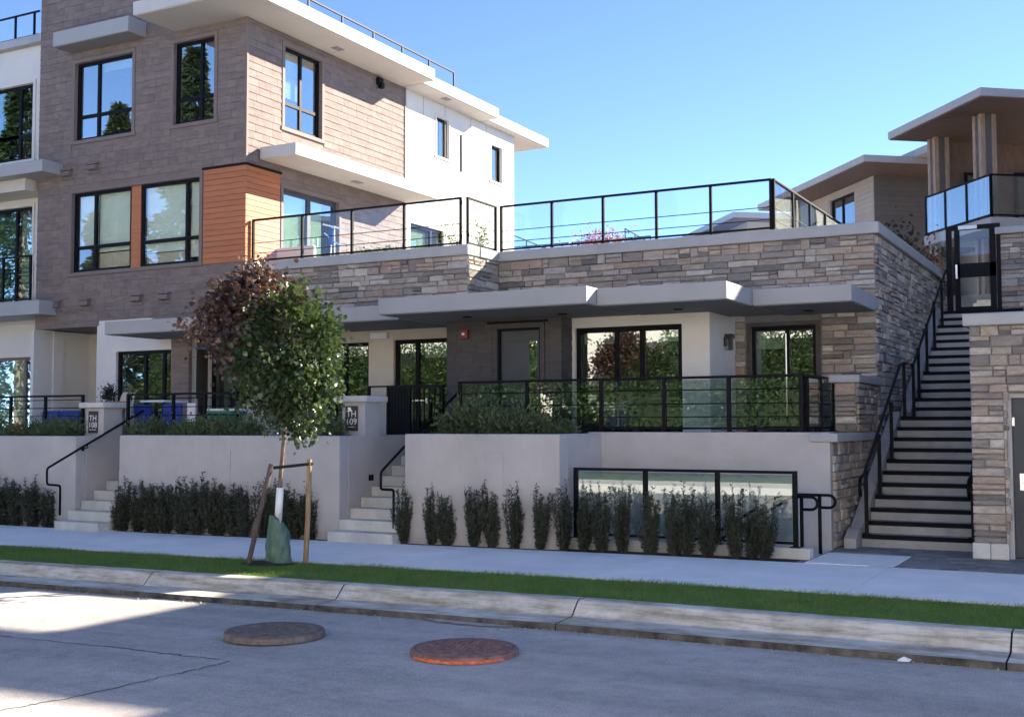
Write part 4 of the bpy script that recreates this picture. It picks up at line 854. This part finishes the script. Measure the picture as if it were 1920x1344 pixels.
# ================================================================== STREET TREE
TB = Vector((-10.17, 12.43, -.06))
tree = thing('street_tree', 'young staked maple with green and bronze leaves on the verge', 'tree', tuple(TB))
tp = [(-10.2, 12.43, -.05), (-10.2, 12.43, .55), (-10.17, 12.43, 1.1), (-10.11, 12.43, 1.7), (-10.12, 12.44, 2.3), (-10.2, 12.45, 2.9), (-10.32, 12.45, 3.5), (-10.5, 12.45, 3.9)]
mb = MB(); mb.tube(tp, [.034, .032, .029, .026, .022, .017, .010, .004], 10); mb.build('trunk', 'bark', tree, smooth=True)
limb = MB(); clus = []
def crown_in(p):
    a = ((p[0]+10.08)/.72)**2+((p[1]-12.45)/.66)**2+((p[2]-2.74)/.86)**2
    b = ((p[0]+10.62)/.70)**2+((p[1]-12.45)/.55)**2+((p[2]-3.15)/.62)**2
    return min(a, b)
rs = random.Random(3)
while len(clus) < 105:
    p = (rs.uniform(-11.5, -9.15), rs.uniform(11.7, 13.2), rs.uniform(1.75, 3.85)); k = crown_in(p)
    if k < 1 and (k > .28 or rs.random() < .3): clus.append(p)
clus += [(-11.35, 12.4, 3.2), (-11.62, 12.42, 3.12), (-11.85, 12.4, 3.17), (-11.5, 12.5, 2.98), (-10.62, 12.45, 3.75), (-10.6, 12.45, 3.86), (-10.8, 12.4, 3.65), (-10.35, 12.5, 3.6), (-11.2, 12.45, 3.5), (-9.75, 12.4, 1.82), (-9.85, 12.5, 1.72)]
for p in clus:
    q = Vector(p); zt = max(1.75, min(3.6, q.z-.35-.35*abs(q.x+10.15)))
    i = next(i for i in range(len(tp)-1) if tp[i][2] <= zt <= tp[i+1][2]); a = Vector(tp[i]).lerp(Vector(tp[i+1]), (zt-tp[i][2])/(tp[i+1][2]-tp[i][2]))
    m_ = a.lerp(q, .5)+Vector((0, 0, .08)); limb.tube([a, m_, q], [.009, .006, .002], 5)
limb.build('branches', 'bark', tree)
pg, pb = [], []
for p in clus:
    n = 135 if p[0] > -11.2 else 55
    w_ = .12 if p[0] > -11.2 else .08
    for v in RNG.normal(size=(n, 3))*w_:
        q = np.array(p)+v; bz = (q[2]-3.12)*.75-(q[0]+10.32)*1.0+RNG.normal(0, .25)
        (pb if bz > 0 else pg).append(q)
for nm, pts_, mt in (('crown', pg, 'leaf_green'), ('bronze_crown', pb, 'leaf_bronze')):
    P_ = np.array(pts_); dr_ = P_-np.array([-10.1, 12.45, 2.6]); dr_[:, 2] -= .5
    V, F_ = leaves(P_, .066, 'maple', dirs=dr_/np.linalg.norm(dr_, axis=1)[:, None]); npmesh(nm, V, F_, mt, tree)
mb = MB(); mb.tube([(-10.205, 12.43, .52), (-10.19, 12.43, .75), (-10.175, 12.43, .95)], [.05, .05, .048], 12); mb.build('trunk_guard', 'guard_white', tree, smooth=True)
s1 = thing('tree_stake', 'dark weathered wooden stake leaning left of the young tree', 'stake', (-10.42, 12.15, -.05), 'stakes holding the young tree')
mb = MB(); mb.tube([(-10.46, 12.12, -.1), (-10.22, 12.3, 1.27)], .033, 8); mb.build('pole', 'stake_dark', s1)
s2 = thing('tree_stake', 'upright tan wooden stake right of the young tree', 'stake', (-9.86, 12.59, -.04), 'stakes holding the young tree')
mb = MB(); mb.tube([(-9.87, 12.59, -.1), (-9.83, 12.59, .6), (-9.815, 12.59, 1.30), (-9.815, 12.59, 1.33)], [.036, .035, .034, .028], 10); mb.build('pole', 'stake', s2)
st = thing('tree_strap', 'black rubber strap tying the tree trunk to its stakes', 'strap', (-10.1, 12.45, 1.2))
mb = MB(); n = 10
for z in (1.235, 1.215): mb.tube([(-10.25, 12.32, z-.01), (-10.15, 12.40, z), (-9.98, 12.5, z+.02), (-9.80, 12.56, z+.04), (-9.775, 12.61, z+.045), (-9.83, 12.64, z+.04)], .011, 6)
mb.build('band', 'strap', st)
wb = thing('watering_bag', 'green tree watering bag wrapped round the trunk base', 'watering bag', (-10.17, 12.38, -.05))
mb = MB(); nA, nZ = 44, 16; V = []
for iz in range(nZ):
    z = iz/(nZ-1); 
    for ia in range(nA):
        a = 2*math.pi*ia/nA; r_ = (.185-.05*z**1.5-.075*max(0, z-.8)/.2*(.5+.5*math.sin(a*1.0+.6)))*(1-.10*abs(math.cos((a-.9)/1))**12) if True else 0
        r_ *= 1+.035*math.sin(a*5+z*7)+.03*math.sin(a*9-z*13)+.04*math.sin(z*20+a*2)*(1-z)
        r_ -= .055*math.exp(-((a-4.35)/.16)**2)
        V.append((-10.165+r_*math.cos(a)*1.02, 12.39+r_*math.sin(a)*.9, -.06+.60*z*(1+.09*math.sin(a-2.2))))
Fq = [(i*nA+j, i*nA+(j+1) % nA, (i+1)*nA+(j+1) % nA, (i+1)*nA+j) for i in range(nZ-1) for j in range(nA)]+[tuple((nZ-1)*nA+j for j in range(nA))]
mb.add(V, Fq); mb.build('bag', 'bag', wb, smooth=True)
mb = MB(); mb.tube([(-10.06, 12.3, .5), (-10.07, 12.28, .6), (-10.05, 12.28, .63), (-10.03, 12.28, .6)], .008, 6); mb.build('strap_loop', 'cream_cloth', wb)
tm = MB(); n = 30
tm.add([(-10.25+.42*math.cos(2*math.pi*i/n)*random.uniform(.8, 1.1), 12.32+.30*math.sin(2*math.pi*i/n)*random.uniform(.8, 1.1), -.055+.012) for i in range(n)]+[(-10.25, 12.32, -.01)], [(i, (i+1) % n, n) for i in range(n)])
tag(tm.build('tree_pit', 'mulch'), 'bare dark soil ring round the staked tree', 'soil', kind='structure')
# ================================================================== YEW SHRUBS
def yew_mesh(seed):
    r_ = np.random.default_rng(seed); P_, D_ = [], []; stm = MB(); c0 = r_.normal(0, .03, 2)
    for s_ in range(30):
        a = r_.uniform(0, 6.283); sp_ = r_.uniform(.02, .21)*(1.15 if s_ % 5 == 0 else 1); h = r_.uniform(.50, 1.0)*(1.08 if s_ < 7 else .92); x0, y0 = .05*math.cos(a), .05*math.sin(a); x1, y1 = sp_*math.cos(a)+c0[0], sp_*math.sin(a)+c0[1]; bend = r_.normal(0, .035, 2)
        cur = lambda t: np.array([x0+(x1-x0)*t**.6+bend[0]*t*t, y0+(y1-y0)*t**.6+bend[1]*t*t, h*t])
        stm.tube([tuple(cur(t)) for t in (0, .35, .7, 1)], [.006, .005, .004, .0015], 4)
        k = int(135*h); ts = r_.beta(1.3, 1.25, k)*.97+.03
        for t in ts:
            q = cur(t); P_.append(q+r_.normal(0, .009, 3)); d = r_.normal(size=3); d[2] = abs(d[2])*.8+.35; D_.append(d/np.linalg.norm(d)*1.7)
    V, F_ = leaves(np.array(P_), .058, 'sliver', r_, .1, .12, np.array(D_)); return V, F_, stm
YV = []
for s_ in range(5):
    V, F_, stm = yew_mesh(40+s_); o = npmesh('foliage', V, F_, 'yew'); me = o.data; bpy.data.objects.remove(o); YV.append((me, stm.mesh('stems', 'stem')))
ordn = ['first', 'second', 'third', 'fourth', 'fifth', 'sixth', 'seventh', 'eighth', 'ninth', 'tenth', 'eleventh', 'twelfth', 'thirteenth', 'fourteenth', 'fifteenth', 'sixteenth', 'seventeenth', 'eighteenth', 'nineteenth', 'twentieth']
def yew(x, y, k, s_, label):
    th = thing('yew_shrub', label, 'shrub', (x, y, gz(x)-.02), 'upright yew shrubs planted along the garden walls')
    for nm, me in zip(('foliage', 'stems'), YV[k]): o = bpy.data.objects.new(nm, me); COL.objects.link(o); o.parent = th; o['local'] = 1
    th.scale = (s_[0], s_[0]*.8, s_[1]); th.rotation_euler = (0, 0, random.uniform(0, 6.28)); BASE.pop(th.name, None)
def row(pxs, where, sc=1.):
    for i, (x_, h) in enumerate(pxs): q = px(x_, 1000, Y=15.33); yew(q.x, 15.33+random.uniform(-.03, .05), random.randrange(5), (random.uniform(.92, 1.12)*sc, h), f'{ordn[i]} dark yew shrub {where}')
row([(-25, .95), (5, .93), (32, .97), (60, .92), (86, .90)], 'from the left frame edge, left of the entry steps', 1.35)
row([(228, .95), (256, .92), (285, .99), (312, .96), (342, .97), (372, 1.0), (408, .96), (436, 1.0), (462, .93), (490, .98), (520, .95), (550, .9), (580, .88)], 'between the two flights of entry steps, counted from left', 1.3)
row([(757, .93), (806, .90), (840, .88), (890, .98), (920, 1.0), (965, .92), (1014, .93), (1055, .95), (1092, .90), (1130, .96), (1167, .93), (1220, .90), (1265, .85), (1290, .95), (1325, .82), (1380, .96), (1408, .72), (1432, .82)], 'right of the central steps, counted from left', .88)
# ================================================================== PATIO RAILINGS AND GATE
xs_ = [px(x, 760, Y=17.06).x for x in (863, 989, 1128, 1246, 1367, 1503)]; f_ = [(x-xs_[0])/(xs_[-1]-xs_[0]) for x in xs_]
railing('patio_railing', 'long black patio railing with bars and glass above the stucco wall', [((xs_[0], 17.06), (xs_[-1], 17.06)), ((xs_[-1]+.03, 17.1), (xs_[-1]+.03, 18.85))], 1.66, 2.51, [f_, [.08, .55, 1]], (1.89, 2.09, 2.30), 'glass_low', pr=.03, barr=.009)
for (a, b), lab, ps in (((-60, 158), 'black patio railing at the far left behind the garden wall', (-60, 20, 85, 155)), ((236, 445), 'black patio railing behind the garden wall left of the tree', (240, 325, 384, 444))):
    x_ = [px(p_, 780, Y=16.3).x for p_ in ps]; f_ = [(q-x_[0])/(x_[-1]-x_[0]) for q in x_]; zt = px(90, 741, Y=16.3).z
    railing('patio_railing', lab, [((x_[0], 16.3), (x_[-1], 16.3))], 1.3, zt, [f_], (zt-.10, zt-.26, zt-.42), None, pr=.025, barr=.009)
gx0, gx1, gxm = px(726, 770, Y=17.7).x, px(832, 770, Y=17.7).x, px(768, 770, Y=17.7).x; z1 = px(760, 722, Y=17.7).z
eg = thing('entry_gate', 'black slatted gate at the head of the central entry steps', 'gate', ((gx0+gx1)/2, 17.7, 1.3)); F = front(17.7)
mb = MB(); mb.fbox(F, gx0, gx1, z1-.05, z1, -.025, .025); mb.fbox(F, gx0, gx1, 1.34, 1.40, -.025, .025); mb.fbox(F, gx0, gx0+.05, 1.3, z1, -.028, .028); mb.fbox(F, gxm-.025, gxm+.025, 1.3, z1, -.028, .028); mb.fbox(F, gx1-.05, gx1, 1.3, z1, -.028, .028); mb.build('frame', 'gate_black', eg)
u = gx0+.06
while u < gxm-.05: mb = MB(); mb.fbox(F, u, u+.055, 1.40, z1-.05, -.012, .012); mb.build('slat', 'gate_black', eg); u += .066
while u < gx1-.08: mb = MB(); mb.fbox(F, u, u+.02, 1.40, z1-.05, -.01, .01); mb.build('slat', 'gate_black', eg); u += .11
railing('landing_rail', 'short black rail between the sign pillar and the entry gate', [((px(692, 722, Y=17.7).x, 17.72), (gx0, 17.72))], 1.3, z1+.0, [[0]], (), None, bottom=False, pr=.018, toph=.03)
# ================================================================== PATIO PLANTS AND FURNITURE
def tuft_mesh(seed, n=1100, upr=1., kind='sliver'):
    r_ = np.random.default_rng(seed); P_ = r_.normal(size=(n, 3))*np.array([.13, .11, .10])+np.array([0, 0, .22]); P_[:, 2] = np.abs(P_[:, 2]); D_ = P_-np.array([0, 0, .05]); D_ /= np.linalg.norm(D_, axis=1)[:, None]
    V, F_ = leaves(P_, .075, kind, r_, .1, .1, D_); o = npmesh('foliage', V, F_, 'tuft'); me = o.data; bpy.data.objects.remove(o); return me
TV = [tuft_mesh(90+i) for i in range(4)]
def tuft(x, y, z, s_, label, mt=None):
    th = thing('planter_shrub', label, 'shrub', (x, y, z), 'small shrubs in the patio planters'); BASE.pop(th.name, None)
    o = bpy.data.objects.new('foliage', random.choice(TV)); COL.objects.link(o); o.parent = th; o['local'] = 1; th.scale = (s_, s_, s_*random.uniform(.9, 1.2)); th.rotation_euler = (0, 0, random.uniform(0, 6))
for i, (x_, s_) in enumerate(((848, 1.15), (885, 1.25), (925, 1.1), (972, 1.3), (1015, .95), (1060, .8))): q = px(x_, 780, Y=16.5); tuft(q.x, 16.5, 1.46, s_, f'{ordn[i]} grey green planter shrub behind the long patio railing, counted from left')
for i, (x_, s_) in enumerate(((262, 1.0), (292, 1.15), (345, 1.0), (378, 1.1), (420, 1.1), (470, 1.0), (590, 1.3), (618, 1.2))): q = px(x_, 790, Y=15.95); tuft(q.x, 15.95, 1.42, s_, f'{ordn[i]} grey green planter shrub atop the wall between the steps, counted from left')
for i, (x_, s_) in enumerate(((-15, 1.1), (30, 1.1), (62, 1.0), (98, 1.2), (132, 1.15))): q = px(x_, 790, Y=15.95); tuft(q.x, 15.95, 1.40, s_, f'{ordn[i]} grey green planter shrub atop the far left wall, counted from left')
# blue cushioned bench behind the left railing
a, b = px(52, 770, Y=17.4).x, px(122, 770, Y=17.4).x; sf = thing('garden_bench', 'wooden garden bench with blue cushions behind the far left railing', 'bench', ((a+b)/2, 17.5, 1.3))
mb = MB(); mb.box(a, b, 17.3, 17.9, 1.58, 1.64); mb.build('seat', 'wood_tan', sf); mb = MB(); mb.box(a, b, 17.88, 17.93, 1.64, 2.02); mb.build('backrest', 'wood_tan', sf)
for x_ in (a, b-.06):
    for y_ in (17.3, 17.84): mb = MB(); mb.box(x_, x_+.06, y_, y_+.06, 1.3, 1.58); mb.build('leg', 'wood_tan', sf)
for i in range(2): m_ = a+(b-a)*i/2; mb = MB(); mb.box(m_+.02, m_+(b-a)/2-.02, 17.3, 17.86, 1.64, 1.76); mb.build('cushion', 'blue_cloth', sf, .04); mb = MB(); mb.box(m_+.02, m_+(b-a)/2-.02, 17.74, 17.87, 1.76, 2.1); mb.build('back_cushion', 'blue_cloth', sf, .04)
# patio table with parasol-shaped cloth and blue chairs
a, b = px(283, 738, Y=17.5).x, px(327, 738, Y=17.5).x
tb = thing('patio_table', 'white topped patio table between blue chairs left of the tree', 'table', ((a+b)/2, 17.5, 1.3)); mb = MB(); mb.box(a, b, 17.2, 17.9, 2.24, 2.28); mb.build('top', 'white_plastic', tb, .01); mb = MB(); mb.tube([((a+b)/2, 17.55, 1.3), ((a+b)/2, 17.55, 2.24)], .035, 8); mb.build('pedestal', 'black', tb)
def chair(x, y, label):
    c_ = thing('patio_chair', label, 'chair', (x, y, 1.3), 'blue patio chairs'); mb = MB(); mb.box(x-.24, x+.24, y-.24, y+.24, 1.72, 1.79); mb.build('seat', 'blue_cloth', c_, .02)
    mb = MB(); mb.box(x-.24, x+.24, y+.2, y+.26, 1.79, 2.2); mb.build('backrest', 'blue_cloth', c_, .02)
    for dx in (-.21, .21):
        for dy in (-.21, .21): mb = MB(); mb.tube([(x+dx, y+dy, 1.3), (x+dx, y+dy, 1.74)], .013, 6); mb.build('leg', 'black', c_)
chair(px(253, 770, Y=17.3).x, 17.3, 'blue patio chair on the left of the white topped table'); chair(px(304, 775, Y=16.9).x, 16.95, 'blue patio chair in front of the white topped table')
gp = thing('glazed_pot', 'large green glazed planter pot beside the street tree', 'pot', (px(425, 790, Y=16.9).x, 16.9, 1.3)); c_ = (gp.location.x, 16.9, 1.3)
mb = MB(); mb.lathe([(.20, 0), (.24, .2), (.30, .55), (.34, .68), (.38, .70), (.385, .75), (.33, .75), (.30, .66)], c_, 28); mb.build('pot', 'green_pot', gp, smooth=False); mb = MB(); mb.lathe([(.37, .745), (.395, .75), (.395, .785), (.34, .79)], c_, 28); mb.build('rim', 'white_plastic', gp)
bx = thing('planter_box', 'teal planter box under the green glazed pot', 'planter', (px(415, 800, Y=16.55).x, 16.55, 1.3)); mb = MB(); x_ = bx.location.x; mb.box(x_-.3, x_+.3, 16.4, 16.62, 1.3, 1.72); mb.build('box', 'teal', bx, .015)
nb = thing('notice_board', 'small white notice on a post behind the patio railing', 'notice', (px(359, 770, Y=16.7).x, 16.7, 1.3)); x_ = nb.location.x
mb = MB(); mb.box(x_-.1, x_+.1, 16.69, 16.71, 1.85, 2.2); mb.build('board', 'white_plastic', nb); mb = MB(); mb.box(x_+.09, x_+.12, 16.71, 16.74, 1.3, 2.28); mb.build('post', 'wood_tan', nb); mb = MB(); mb.lathe([(.012, 0), (.02, .03), (.008, .06)], (x_, 16.685, 1.98), 8); mb.build('mark', 'orange_paint', nb)
ec = thing('garden_chair', 'cream high backed garden chair behind the left sign pillar', 'chair', (px(222, 740, Y=17.3).x, 17.3, 1.3)); x_ = ec.location.x
mb = MB(); mb.prism([(.26*math.sin(a), 1.75+.72*max(0, math.cos(a))) for a in np.linspace(-math.pi/2, math.pi/2, 15)], 17.45, 17.52, lambda q, t: (x_+q[0]*(.75+.25*(q[1] < 2.2)), t, q[1])); mb.build('backrest', 'cream_cloth', ec, .02)
mb = MB(); mb.box(x_-.25, x_+.25, 17.05, 17.5, 1.68, 1.75); mb.build('seat', 'cream_cloth', ec, .02)
for dx in (-.22, .19):
    for dy in (17.07, 17.44): mb = MB(); mb.box(x_+dx, x_+dx+.03, dy, dy+.03, 1.3, 1.68); mb.build('leg', 'wood_tan', ec)
mb = MB(); mb.tube([(x_+.26, 17.4, 2.05), (x_+.34, 17.38, 2.3), (x_+.38, 17.36, 2.42), (x_+.42, 17.35, 2.41)], .02, 8); mb.build('armrest', 'white_plastic', ec, smooth=True)
fp = thing('flower_pot', 'dark domed plant in terracotta trough behind the left sign pillar', 'plant', (px(204, 745, Y=16.8).x, 16.8, 1.3)); x_ = fp.location.x
mb = MB(); mb.box(x_-.3, x_+.42, 16.68, 16.95, 2.08, 2.25); mb.build('trough', 'terracotta', fp, .01); mb = MB(); mb.box(x_-.25, x_+.35, 16.75, 16.9, 1.3, 2.08); mb.build('stand', 'wood_tan', fp)
V, F_ = leaves(RNG.normal(size=(700, 3))*np.array([.075, .07, .085])+np.array([x_+.01, 16.8, 2.40]), .05); npmesh('foliage', V, F_, 'dark_flower', fp)
# ================================================================== TERRACE CLUTTER
dr_ = thing('drying_rack', 'white and pale blue folding clothes rack on the roof terrace', 'clothes rack', (px(625, 440, Y=19.9).x, 19.9, 4.72)); x_ = dr_.location.x
mb = MB(); mb.tube([(x_-.16, 19.75, 6.0), (x_+.5, 19.95, 5.82)], .018, 6); mb.build('wing_bar', 'white_plastic', dr_); mb = MB(); mb.tube([(x_-.16, 19.8, 5.82), (x_+.1, 19.8, 5.62), (x_+.3, 19.8, 5.5)], .016, 6); mb.build('brace', 'pale_blue', dr_)
for dx in (-.02, .12): mb = MB(); mb.tube([(x_+dx, 19.8, 4.72), (x_+.05+dx*.4, 19.8, 5.95)], .014, 6); mb.build('leg', 'white_plastic', dr_)
mb = MB(); mb.box(x_, x_+.10, 19.75, 19.79, 5.55, 5.9); mb.build('hung_cloth', 'blue_cloth', dr_)
wk = thing('wicker_bench', 'low tan wicker bench at the left end of the roof terrace', 'bench', (px(525, 470, Y=19.75).x, 19.75, 4.72)); x_ = wk.location.x; mb = MB(); mb.box(x_-.35, x_+.75, 19.55, 20.0, 4.95, 5.28); mb.build('seat', 'wood_tan', wk, .03); mb = MB(); mb.box(x_-.35, x_+.75, 19.95, 20.05, 5.28, 5.62); mb.build('backrest', 'cream_cloth', wk, .03)
for dx in (-.3, .65): mb = MB(); mb.box(x_+dx, x_+dx+.06, 19.6, 19.66, 4.72, 4.95); mb.build('leg', 'wood_tan', wk)
tp_ = thing('trough_planter', 'long trough of low green plants behind the terrace railing', 'planter', (px(680, 470, Y=19.7).x, 19.7, 4.72)); x_ = tp_.location.x; mb = MB(); mb.box(x_-.5, x_+1.3, 19.55, 19.85, 4.72, 5.15); mb.build('trough', 'concrete', tp_, .01)
V, F_ = leaves(RNG.normal(size=(900, 3))*np.array([.40, .08, .07])+np.array([x_+.4, 19.7, 5.26]), .06); npmesh('foliage', V, F_, 'tuft', tp_)
def vine(x0, x1, zc, y, label, n=520):
    th = thing('terrace_plant', label, 'plant', ((x0+x1)/2, y, 4.72), 'leafy plants on the roof terrace'); st_ = MB(); P_ = []
    for k in range(7):
        bx_ = random.uniform(x0+.1, x1-.1); tx_ = random.uniform(x0, x1); h = zc*random.uniform(.65, 1.05); st_.tube([(bx_*.6+(x0+x1)*.2, y, 4.9), ((bx_+tx_)/2, y, 4.9+h*.55), (tx_, y+.05, 4.9+h)], [.008, .005, .002], 4)
        for t in np.random.default_rng(k).beta(1.6, 1.2, n//7): P_.append(((bx_*.6+(x0+x1)*.2)*(1-t)+tx_*t+random.gauss(0, .05), y+random.gauss(0, .06), 4.9+h*t+random.gauss(0, .04)))
    st_.build('stems', 'stem', th); V, F_ = leaves(np.array(P_), .055); npmesh('foliage', V, F_, 'tuft', th); mb = MB(); mb.box((x0+x1)/2-.3, (x0+x1)/2+.3, y-.15, y+.15, 4.72, 5.02); mb.build('planter', 'concrete', th, .01)
a = px(815, 430, Y=20.4).x; vine(a, px(872, 430, Y=20.4).x, 1.15, 20.4, 'tall sparse leafy plant left of the terrace corner post', 300); vine(px(886, 430, Y=20.7).x, px(925, 430, Y=20.7).x, 1.1, 20.75, 'tall sparse leafy plant right of the terrace corner post', 380)
for i, (x_, y_, z_, s_, mt, lab) in enumerate(((-4.75, 27.0, 5.25, .42, 'conifer', 'dark bushy shrub beyond the stone side wall'), (-4.35, 27.7, 4.9, .38, 'red_leaf', 'russet low shrub beside the garden gate'))):
    th = thing('courtyard_shrub', lab, 'shrub', (x_, y_, 4.7)); V, F_ = leaves(RNG.normal(size=(1200, 3))*np.array([s_, s_, s_])*.75+np.array([x_, y_, z_+.2]), .10); npmesh('foliage', V, F_, mt, th); mb = MB(); mb.tube([(x_, y_, 4.6), (x_, y_, z_+.2)], [.04, .02], 6); mb.build('stem', 'stem', th)
# ================================================================== ACROSS THE STREET (behind the viewpoint, partly seen in the window glass, pale houses added for bounce light)
mb = MB(); mb.box(-70, 40, -4.2, -1.6, -.4, -.06); tag(mb.build('opposite_pavement', 'walk'), 'concrete pavement on the opposite side of the street', 'pavement', kind='structure')
mb = MB(); mb.box(-120, 80, -70, -4.2, -.5, -.05); tag(mb.build('opposite_lawn', 'grass'), 'lawns on the opposite side of the street', 'lawn', kind='structure')
def hedge(x0, x1, y, h, label):
    th = thing('hedge', label, 'hedge', ((x0+x1)/2, y, 0), 'tall hedges across the street'); n = int((x1-x0)*h*260)
    P_ = np.c_[RNG.uniform(x0, x1, n), y+RNG.uniform(-.9, .25, n)+.25*np.sin(RNG.uniform(0, 60, n)), RNG.uniform(0, 1, n)**.8*h+RNG.normal(0, .15, n)]; P_[:, 1] += .35*np.sin(P_[:, 0]*1.3)+.25*np.sin(P_[:, 2]*2.1)
    V, F_ = leaves(P_, .16); npmesh('foliage', V, F_, 'hedge_leaf', th); mb = MB(); mb.box(x0+.2, x1-.2, y-.9, y-.4, 0, h-.5); mb.build('inner_branches', 'conifer', th)
hedge(-46, -21, -7, 5.6, 'tall green hedge across the street, left of the white garage'); hedge(-17.2, -9.5, -7, 5.8, 'tall green hedge across the street, right of the white garage')
def house(x0, x1, y0, y1, h, label, m='white_wall'):
    th = thing('opposite_house', label, 'house', ((x0+x1)/2, y1, 0), 'houses across the street'); F = Fr((0, y1), (1, 0), (0, 1))
    n = max(1, int((x1-x0)/3.4)); hs = [(x0+(i+.5)*(x1-x0)/n-.7, x0+(i+.5)*(x1-x0)/n+.7, z, z+1.4) for i in range(n) for z in ([1.0, 3.9] if h > 5 else [1.0])]
    mb = MB(); wallmesh(mb, F, x0, x1, -.3, h, hs, .2); mb.box(x0, x0+.2, y0, y1-.2, -.3, h); mb.box(x1-.2, x1, y0, y1-.2, -.3, h); mb.box(x0, x1, y0, y0+.2, -.3, h); mb.build('wall', m, th)
    for q in hs: window(th, F, *q, ((q[0]+q[1])/2,), (), room=0, mt='white_plastic')
    mb = MB(); mb.prism([(y0-.6, h-.1), (y1+.6, h-.1), (y1+.6, h+.1), ((y0+y1)/2, h+2.4), (y0-.6, h+.1)], x0-.5, x1+.5, lambda q, t: (t, q[0], q[1])); mb.build('roof', 'siding_dark', th)
house(-21.5, -16.5, -17, -10.5, 3.2, 'small white garage across the street between two hedges'); house(-8.5, 7, -17, -7, 8.2, 'added pale two storey house directly across the street, bouncing sunlight', 'bounce_house_white'); house(9, 26, -17, -7, 8.2, 'added white two storey house across the street to the right, bouncing sunlight', 'bounce_house_white'); house(-46, -30, -21, -11, 8.8, 'added long white terrace house behind the hedge at far left, bouncing sunlight', 'bounce_house_white'); house(-29, -10, -28, -18, 9.2, 'added long white terrace house behind the white garage, bouncing sunlight', 'bounce_house_white')  # all but the garage are added to bounce sunlight into the shade
def conifer_mesh(seed, H_=1.0):
    r_ = np.random.default_rng(seed); P_, D_ = [], []
    for i in range(14000):
        t = r_.uniform(.06, 1)**.8; a = r_.uniform(0, 6.283); lay = .75+.25*math.sin(t*46+a*1.5); R_ = .20*(1-t)**.85*lay*r_.uniform(.25, 1)**.5+.003
        P_.append((R_*math.cos(a), R_*math.sin(a), t-.10*R_)); D_.append((math.cos(a), math.sin(a), -.35))
    V, F_ = leaves(np.array(P_), .022, 'sliver', r_, .2, .1, np.array(D_)*1.5); o = npmesh('crown', V, F_, 'conifer'); me = o.data; bpy.data.objects.remove(o)
    tk = MB(); tk.tube([(0, 0, -.02), (0, 0, .5), (0, 0, .98)], [.018, .011, .001], 8); return me, tk.mesh('trunk', 'bark')
CV = [conifer_mesh(i) for i in range(3)]
for i, (x_, y_, h_) in enumerate(((-53.5, -12, 21), (-47.5, -12, 23.5), (-58, -16, 18), (-38, -25, 17), (-63, -12, 26), (-72, -15, 17), (-33, -26, 19), (-27, -31, 18), (-12.5, -31, 17), (-53, -20, 23), (-80, -20, 22))):
    th = thing('conifer_tree', f'{ordn[i]} tall dark conifer across the street, mirrored in the windows', 'tree', (x_, y_, 0), 'conifers across the street'); BASE.pop(th.name, None); th.scale = (h_, h_, h_); th.rotation_euler = (0, 0, i*1.3)
    for nm, me in zip(('crown', 'trunk'), CV[i % 3]): o = bpy.data.objects.new(nm, me); COL.objects.link(o); o.parent = th; o['local'] = 1
settle()
